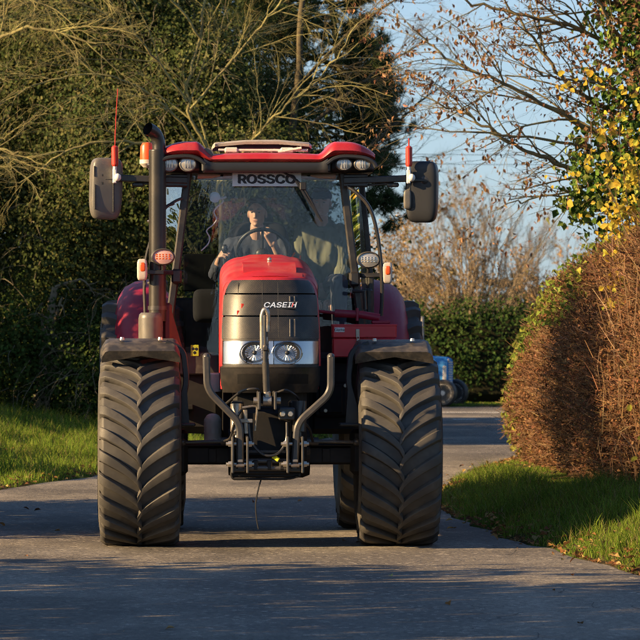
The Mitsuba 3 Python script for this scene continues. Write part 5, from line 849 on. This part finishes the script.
def yellow_shrub():
    rs = np.random.RandomState(81); rng = np.random.default_rng(81); k = thing('shrub', 'shrub with large yellow autumn leaves rising above the hedge at right', 'shrub'); lines, spots = [], []
    for x, y, z1, lean in ((2.93, 43.2, 4.05, -0.42), (2.98, 43.0, 3.6, -0.22), (3.10, 43.1, 3.9, -0.05), (3.05, 42.9, 3.2, -0.50), (3.2, 43.3, 3.7, 0.05), (2.95, 43.1, 3.0, -0.25), (3.1, 43.0, 3.35, -0.15), (3.15, 43.2, 2.9, -0.4)):
        p = catmull([(x, y, 1.6), (x + lean * 0.2, y, 1.6 + (z1 - 1.6) * 0.4), (x + lean * 0.55, y - 0.05, 1.6 + (z1 - 1.6) * 0.75), (x + lean, y - 0.1, z1)], 6); lines.append((p, np.linspace(0.009, 0.003, len(p))))
        for q in range(37): u = rs.uniform(0.12, 1.0); b = p[int(u * (len(p) - 1))]; spots.append(b + rs.normal(0, 1, 3) * [0.15, 0.10, 0.08])
    for ln_ in lines: addvfc(k + '__stem', [tubes([ln_], bark([(0.22, 0.15, 0.09), (0.30, 0.22, 0.12)], seed=8))], 'm_twig')
    def leaf_mesh(sd):
        r2 = np.random.RandomState(sd); an = np.linspace(0, 2 * np.pi, 15)[:-1]; L = 0.062; xx, yy = [], []
        for a in an: r = L * (1 - 0.22 * math.cos(a)) * (1 + 0.05 * r2.randn()); xx.append(r * math.cos(a) * 1.15); yy.append(r * math.sin(a) * 0.92)
        xx, yy = np.array(xx), np.array(yy); zz = 0.35 * np.abs(yy) - 2.2 * xx ** 2 + 0.004 * r2.randn(len(xx)); v = np.vstack([[(0, 0, 0)], np.stack([xx, yy, zz], 1)]); n = len(an); return tm(v, [(0, 1 + i, 1 + (i + 1) % n) for i in range(n)])
    tones = [(0.48, 0.37, 0.05), (0.52, 0.40, 0.07), (0.42, 0.32, 0.04), (0.36, 0.36, 0.06), (0.46, 0.30, 0.04)]
    for i, c in enumerate(tones): scene[f'm_yellow_leaf_{i}'] = {'type': 'principledthin', 'base_color': rgb(*c), 'roughness': 0.5, 'diff_trans': 0.8, 'spec_trans': 0.0, 'eta': 1.35}
    plies = [mikit.ply(leaf_mesh(i), f'm_yellow_leaf_{i % 5}', True) for i in range(10)]
    for s in spots:
        R_ = trimesh.transformations.euler_matrix(rs.normal(0, 0.9), rs.normal(0.5, 0.5), rs.uniform(0, 6.28)); R_ = trimesh.transformations.rotation_matrix(math.radians(rs.normal(62, 28)), [1, 0, 0]) @ R_; sc = rs.uniform(0.36, 0.66); M = trimesh.transformations.translation_matrix(s) @ R_ @ np.diag([sc, sc, sc, 1]); scene[numbered(k + '__leaf')] = {**plies[rs.randint(10)], 'to_world': T(M.tolist())}
    q_ = np.array([spots[i] for i in rs.randint(0, len(spots), 420)]) + rs.normal(0, 1, (420, 3)) * [0.10, 0.10, 0.10]; L_ = rs.uniform(0.04, 0.075, 420)
    lab(addvfc(k + '__small_leaves', [leafcards(rs, q_, unit(rs.normal(0, 0.6, (420, 3)) + [-0.5, -0.8, 0.3]), rs.normal(0, 0.5, (420, 3)) + [0, 0, -0.7], L_, L_ * 0.8, colour_mix(rs, 420, tones, 0.15), 0.4, 6)], 'm_leaf'), kind='stuff')
    # low sprig at the foot of the hedge
    k2 = thing('sapling', 'small sprig with yellow green leaves at the foot of the right-hand hedge', 'sapling'); p = catmull([(2.78, 38.6, 0.15), (2.76, 38.6, 0.5), (2.70, 38.6, 0.85)], 6); addvfc(k2 + '__stem', [tubes([(p, np.full(len(p), 0.005))], bark([(0.2, 0.15, 0.08), (0.2, 0.15, 0.08)]))], 'm_twig')
    for u in (0.55, 0.7, 0.85, 1.0, 0.95): b = p[int(u * (len(p) - 1))] + rs.normal(0, 0.05, 3); M = trimesh.transformations.translation_matrix(b) @ trimesh.transformations.rotation_matrix(math.radians(rs.normal(60, 20)), [1, 0, 0]) @ trimesh.transformations.euler_matrix(0.2, 0.4, rs.uniform(0, 6.28)) @ np.diag([0.42, 0.42, 0.42, 1]); scene[numbered(k2 + '__leaf')] = {**plies[3], 'to_world': T(M.tolist())}
yellow_shrub()

# ------------------------------------------------------------------ beyond the junction: hedge, multi-stemmed trees, far trees
def far_hedge():
    rs = np.random.RandomState(91); k = thing('hedge', 'dark evergreen hedge across the junction behind the blue tractor', 'hedge')
    B = [((x, 98.2 + rs.normal(0, 0.15), 0.95), (0.9, 0.8, 1.0)) for x in np.arange(-7, 16, 0.9)] + [((x, 98.3, 1.75 + rs.normal(0, 0.05)), (0.75, 0.7, 0.55)) for x in np.arange(-7, 16, 0.8)]
    addvfc(k + '__leaves', [foliage_blobs(rs, B, 80000, 0.072, [(0.028, 0.055, 0.016), (0.040, 0.070, 0.02), (0.055, 0.085, 0.024)], 0.9, 0.5, 0.12, 10)], 'm_ivy')
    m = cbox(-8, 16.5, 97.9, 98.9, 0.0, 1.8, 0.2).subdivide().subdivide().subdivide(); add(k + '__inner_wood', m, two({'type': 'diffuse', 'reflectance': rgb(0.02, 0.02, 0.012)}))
far_hedge()
def brown_leaves(xmax, nmax, cols):
    def fn(k, rs, out, tips):
        P = np.vstack([p[1:] for p, r in out if r.max() < 0.02]); P = P[P[:, 0] < xmax + rs.normal(0, 0.5, len(P))]; q = rs.permutation(len(P))[:nmax]; p = P[q] + rs.normal(0, 0.04, (len(q), 3)); n = len(p); L = rs.uniform(0.06, 0.11, n)
        addvfc(k + '__leaves', [leafcards(rs, p, unit(rs.normal(0, 1, (n, 3))), rs.normal(0, 1, (n, 3)), L, L * 0.7, colour_mix(rs, n, cols, 0.25), 0.4)], 'm_dry')
    return fn
fan = [dict(len=1.3, n=7, wob=0.10, trop=(0, 0, 0.15), kids=6, ang=(0.25, 0.6), ratio=(0.4, 0.65), taper=0.5, rr=0.8, **{'from': 0.25}), dict(n=6, wob=0.13, trop=(0, 0, 0.10), kids=4, ang=(0.25, 0.6), ratio=(0.4, 0.65), taper=0.5, rr=0.85), dict(n=3, wob=0.14, trop=(0, 0, 0.05), kids=0, taper=0.5)]
def fan_limbs(cx, cy, n, spread, h, seed):
    r = np.random.default_rng(seed); L = []
    for q in range(n):
        a = (q + 0.5) / n * 2 - 1 + r.normal(0, 0.08); d = r.normal(0, 0.5); hh = h * (1 - 0.30 * a * a) * r.uniform(0.9, 1.05); L.append(([(cx + 0.1 * a, cy, 0), (cx + 0.35 * spread * a, cy + d * 0.3, hh * 0.42), (cx + 0.72 * spread * a, cy + d * 0.8, hh * 0.75), (cx + spread * a, cy + d, hh)], 0.036, 0.009))
    return L
bare_tree('bare_tree', 'rounded many-stemmed bare tree behind the far hedge, in the gap of sky', fan_limbs(3.75, 112, 15, 2.05, 4.55, 1), fan, [(0.24, 0.18, 0.12), (0.36, 0.28, 0.18)], 92, 15, brown_leaves(4.0, 1500, [(0.28, 0.20, 0.11), (0.22, 0.15, 0.08)]))
bare_tree('bare_tree', 'russet leaved small tree behind the far hedge beside the right mirror', fan_limbs(1.9, 114, 8, 1.2, 3.9, 2), fan, [(0.24, 0.18, 0.12), (0.36, 0.28, 0.18)], 93, 9, brown_leaves(9, 2600, [(0.30, 0.21, 0.11), (0.24, 0.16, 0.08), (0.34, 0.25, 0.13)]))
bare_tree('bare_tree', 'low bare tree behind the far hedge next to the russet hedge end', fan_limbs(6.7, 122, 9, 1.6, 3.4, 3), fan, [(0.15, 0.11, 0.08), (0.25, 0.19, 0.13)], 94, 9, brown_leaves(9, 1500, [(0.30, 0.19, 0.09)]))
def far_wood():
    rs = np.random.RandomState(95); B = [((x, 230 + rs.normal(0, 5), 1.6), (4.0, 3, 2.0 + rs.uniform(0, 0.9))) for x in np.arange(-40, 75, 4.0)]; v = foliage_blobs(rs, B, 26000, 0.55, [(0.13, 0.10, 0.06), (0.09, 0.085, 0.045), (0.16, 0.12, 0.07)], 0.6, 0.3, 0.5, 8)
    lab(addvfc('far_wood', [v], 'm_dry'), 'distant brown winter wood on the skyline beyond the junction', 'wood', kind='stuff')
far_wood()
for q, (z0, z1) in enumerate(((5.72, 5.62), (5.50, 5.42))):
    xs = np.linspace(-6, 14, 24); k = add('overhead_wire', tube(np.stack([xs, 100 + 0 * xs, np.linspace(z0, z1, 24) - 0.25 * (1 - ((xs - 4) / 10) ** 2)], 1), 0.006, 6), 'm_ink', True); lab(k, 'thin overhead wire crossing the gap of sky, ' + ('upper' if q == 0 else 'lower') + ' of the two', 'wire')

# ------------------------------------------------------------------ trees and hedges beside the lane out of the picture, whose shade falls on it
def side_hedge(name, label, B, n, size, seed, catg='hedge'):
    rs = np.random.RandomState(seed); k = thing(name, label, catg); addvfc(k + '__leaves', [foliage_blobs(rs, B, n, size, IVY, 0.6, 0.4, 0.16, 12)], 'm_ivy')
side_hedge('hedge', 'roadside hedge on the left of the lane in front of the red tractor', [((-5.6 + 0.2 * math.sin(y), y, 1.1), (0.8, 1.3, 1.3)) for y in np.arange(8, 28.2, 1.0)] + [((-5.8, y, 2.3), (0.9, 1.2, 0.9)) for y in np.arange(8, 26.4, 1.0)] + [((-5.5, 28.8, 0.9), (0.7, 1.0, 1.2)), ((-5.4, 29.8, 0.7), (0.6, 0.9, 1.0)), ((-5.7, 27.6, 1.9), (0.8, 1.0, 0.9))] + [((-6.2, y, 3.6), (1.1, 1.2, 1.2)) for y in np.arange(6, 24.6, 1.0)], 48000, 0.17, 101)
side_hedge('hedge', 'low hedge on the left of the lane beside the red tractor', [((-5.0, y, 0.7), (0.6, 0.9, 0.9)) for y in np.arange(34.6, 41.0, 0.7)] + [((-5.3, y, 2.25), (0.75, 0.9, 1.65)) for y in np.arange(34.75, 41.0, 0.6)] + [((-5.4, y, 0.6), (0.7, 0.8, 0.7)) for y in (47.8, 48.6, 51.5, 52.2)], 34000, 0.12, 102)
side_hedge('evergreen_tree', 'evergreen tree on the left of the lane opposite the clipped hedge', [((-6.6, 40.8, 4.6), (1.0, 1.2, 1.15)), ((-6.8, 42.4, 4.75), (1.1, 1.1, 1.3)), ((-6.5, 43.8, 4.4), (1.0, 1.0, 1.0))], 5200, 0.13, 104, 'tree')
side_hedge('hedge', 'unseen hedge added beside the junction to shade the blue tractor', [((-4.5, 91.4, 1.6), (1.8, 1.2, 1.9)), ((-4.8, 91.6, 3.2), (1.8, 1.2, 1.6)), ((-5.2, 89.8, 1.6), (1.8, 1.2, 1.9))], 9000, 0.12, 105)  # added out of sight so that shade falls on the blue tractor
side_hedge('evergreen_tree', 'evergreen tree on the bank left of the lane', [((-9.5, 55, 1.2), (1.3, 1.8, 1.3)), ((-9.8, 58, 1.6), (1.3, 1.4, 1.5)), ((-10.5, 51, 1.2), (1.3, 1.5, 1.2)), ((-9.4, 59.8, 2.9), (1.3, 1.6, 3.0)), ((-9.8, 62.4, 3.2), (1.3, 1.5, 3.2)), ((-10.4, 65.2, 3.4), (1.4, 1.6, 3.4)), ((-10.9, 68.0, 3.2), (1.4, 1.6, 3.3))], 30000, 0.17, 103, 'tree')

# ------------------------------------------------------------------ grass and fallen leaves on the verges
def scatter(rs, n, x0, x1, y0, y1, dmin, keep=None):
    x, y = rs.uniform(x0, x1, n), rs.uniform(y0, y1, n); d = shapely.distance(road_shape, shapely.points(x, y)); k = d > dmin
    if keep is not None: k &= keep(x, y, d)
    return x[k], y[k], d[k]
def grass(key, label, n, box, hmean, seed, keep=None, wid=0.007):
    rs = np.random.RandomState(seed); x, y, d = scatter(rs, n, *box, 0.04, keep); m = len(x); tuft = meshkit.fbm(np.stack([x * 3.0, y * 2.0, 0 * x], -1), 3, seed); h = hmean * (0.25 + 2.6 * np.clip(tuft - 0.22, 0, 1) ** 1.3) * rs.uniform(0.55, 1.35, m) * np.clip(0.45 + d * 1.2, 0, 1) * np.where(x > 0.5, np.clip((hedge_x(y) - x) / 0.7, 0.3, 1), 1)
    a = rs.uniform(0, 2 * np.pi, m); ln = np.stack([np.cos(a), np.sin(a), 0 * a], 1) * rs.uniform(0.1, 0.75, m)[:, None]; base = np.stack([x, y, ground_h(x, y) - 0.01], 1)
    tone = meshkit.fbm(np.stack([x * 0.9, y * 0.6, 0 * x + 5], -1), 3, seed + 1)[:, None]; col = colour_mix(rs, m, [(0.11, 0.185, 0.025), (0.15, 0.225, 0.032), (0.19, 0.24, 0.040)], 0.2) * (0.75 + 0.5 * tone); dry = rs.rand(m) < 0.12; col[dry] = colour_mix(rs, dry.sum(), [(0.26, 0.22, 0.10), (0.20, 0.16, 0.07)], 0.2)
    lab(addvfc(key, [blades(rs, base, h, ln, wid, col)], 'm_grass'), label, 'grass', kind='stuff')
grass('grass', 'bright green grass on the right-hand verge below the hedge', 190000, (0.8, 4.2, 27, 58), 0.15, 111, lambda x, y, d: x < hedge_x(y) + 0.25)
grass('grass', 'grass bank on the left of the lane in front of the ivy', 120000, (-6.5, 1.5, 43, 68), 0.17, 112, lambda x, y, d: (x < np.interp(y, LE[:-2, 0], LE[:-2, 1])) & (d < 6) & (x < -0.070 * y + 6.2), 0.009)
grass('grass', 'strip of grass at the foot of the far hedge', 22000, (-3, 9, 93, 97.6), 0.16, 113, None, 0.016)
grass('grass', 'grass corner where the lane meets the junction', 26000, (-1.5, 2.6, 66, 80), 0.12, 114, lambda x, y, d: x < np.interp(y, LE[:-2, 0], LE[:-2, 1]), 0.012)
def litter():
    rs = np.random.RandomState(121); P = []
    x, y, d = scatter(rs, 26000, 0.6, 4.2, 26, 56, -1, lambda x, y, d: (x < hedge_x(y) + 0.2) & (rs.rand(len(x)) < np.where(d > 0, np.exp(-d / 0.20) * 0.8 + 0.012, 0.0))); P.append(np.stack([x, y, ground_h(x, y) + 0.035], 1))
    x = rs.uniform(0.6, 4.0, 30000); y = rs.uniform(25, 56, 30000); e = np.interp(y, RE[:, 0], RE[:, 1]) - x; k = (e > -0.02) & (rs.rand(30000) < 0.18 * np.exp(-e / 0.09)); P.append(np.stack([x[k], y[k], 0 * x[k] + 0.018], 1))
    x, y, d = scatter(rs, 26000, -5, 0.8, 43, 66, -1, lambda x, y, d: (x < 0.5) & (d > 0) & (rs.rand(len(x)) < np.exp(-d / 0.2) * 0.35 + 0.03)); P.append(np.stack([x, y, ground_h(x, y) + 0.04], 1))
    x, y = rs.uniform(-3, 2.4, 26), rs.uniform(24, 46, 26); P.append(np.stack([x, y, 0 * x + 0.010], 1))
    p = np.vstack(P); n = len(p); L = rs.uniform(0.030, 0.068, n); v = leafcards(rs, p, unit(rs.normal(0, 0.35, (n, 3)) + [0, 0, 1.0]), rs.normal(0, 1, (n, 3)) * [1, 1, 0.1], L, L * rs.uniform(0.5, 0.8, n), colour_mix(rs, n, [(0.20, 0.10, 0.045), (0.28, 0.16, 0.07), (0.15, 0.075, 0.04), (0.36, 0.25, 0.10)], 0.25), 0.6, 6)
    lab(addvfc('fallen_leaves', [v], 'm_dry'), 'fallen brown leaves along the edges of the lane', 'leaves', kind='stuff')
litter()

print('triangles', sum(len(w[1]) for w in meshkit.WRITTEN.values()))
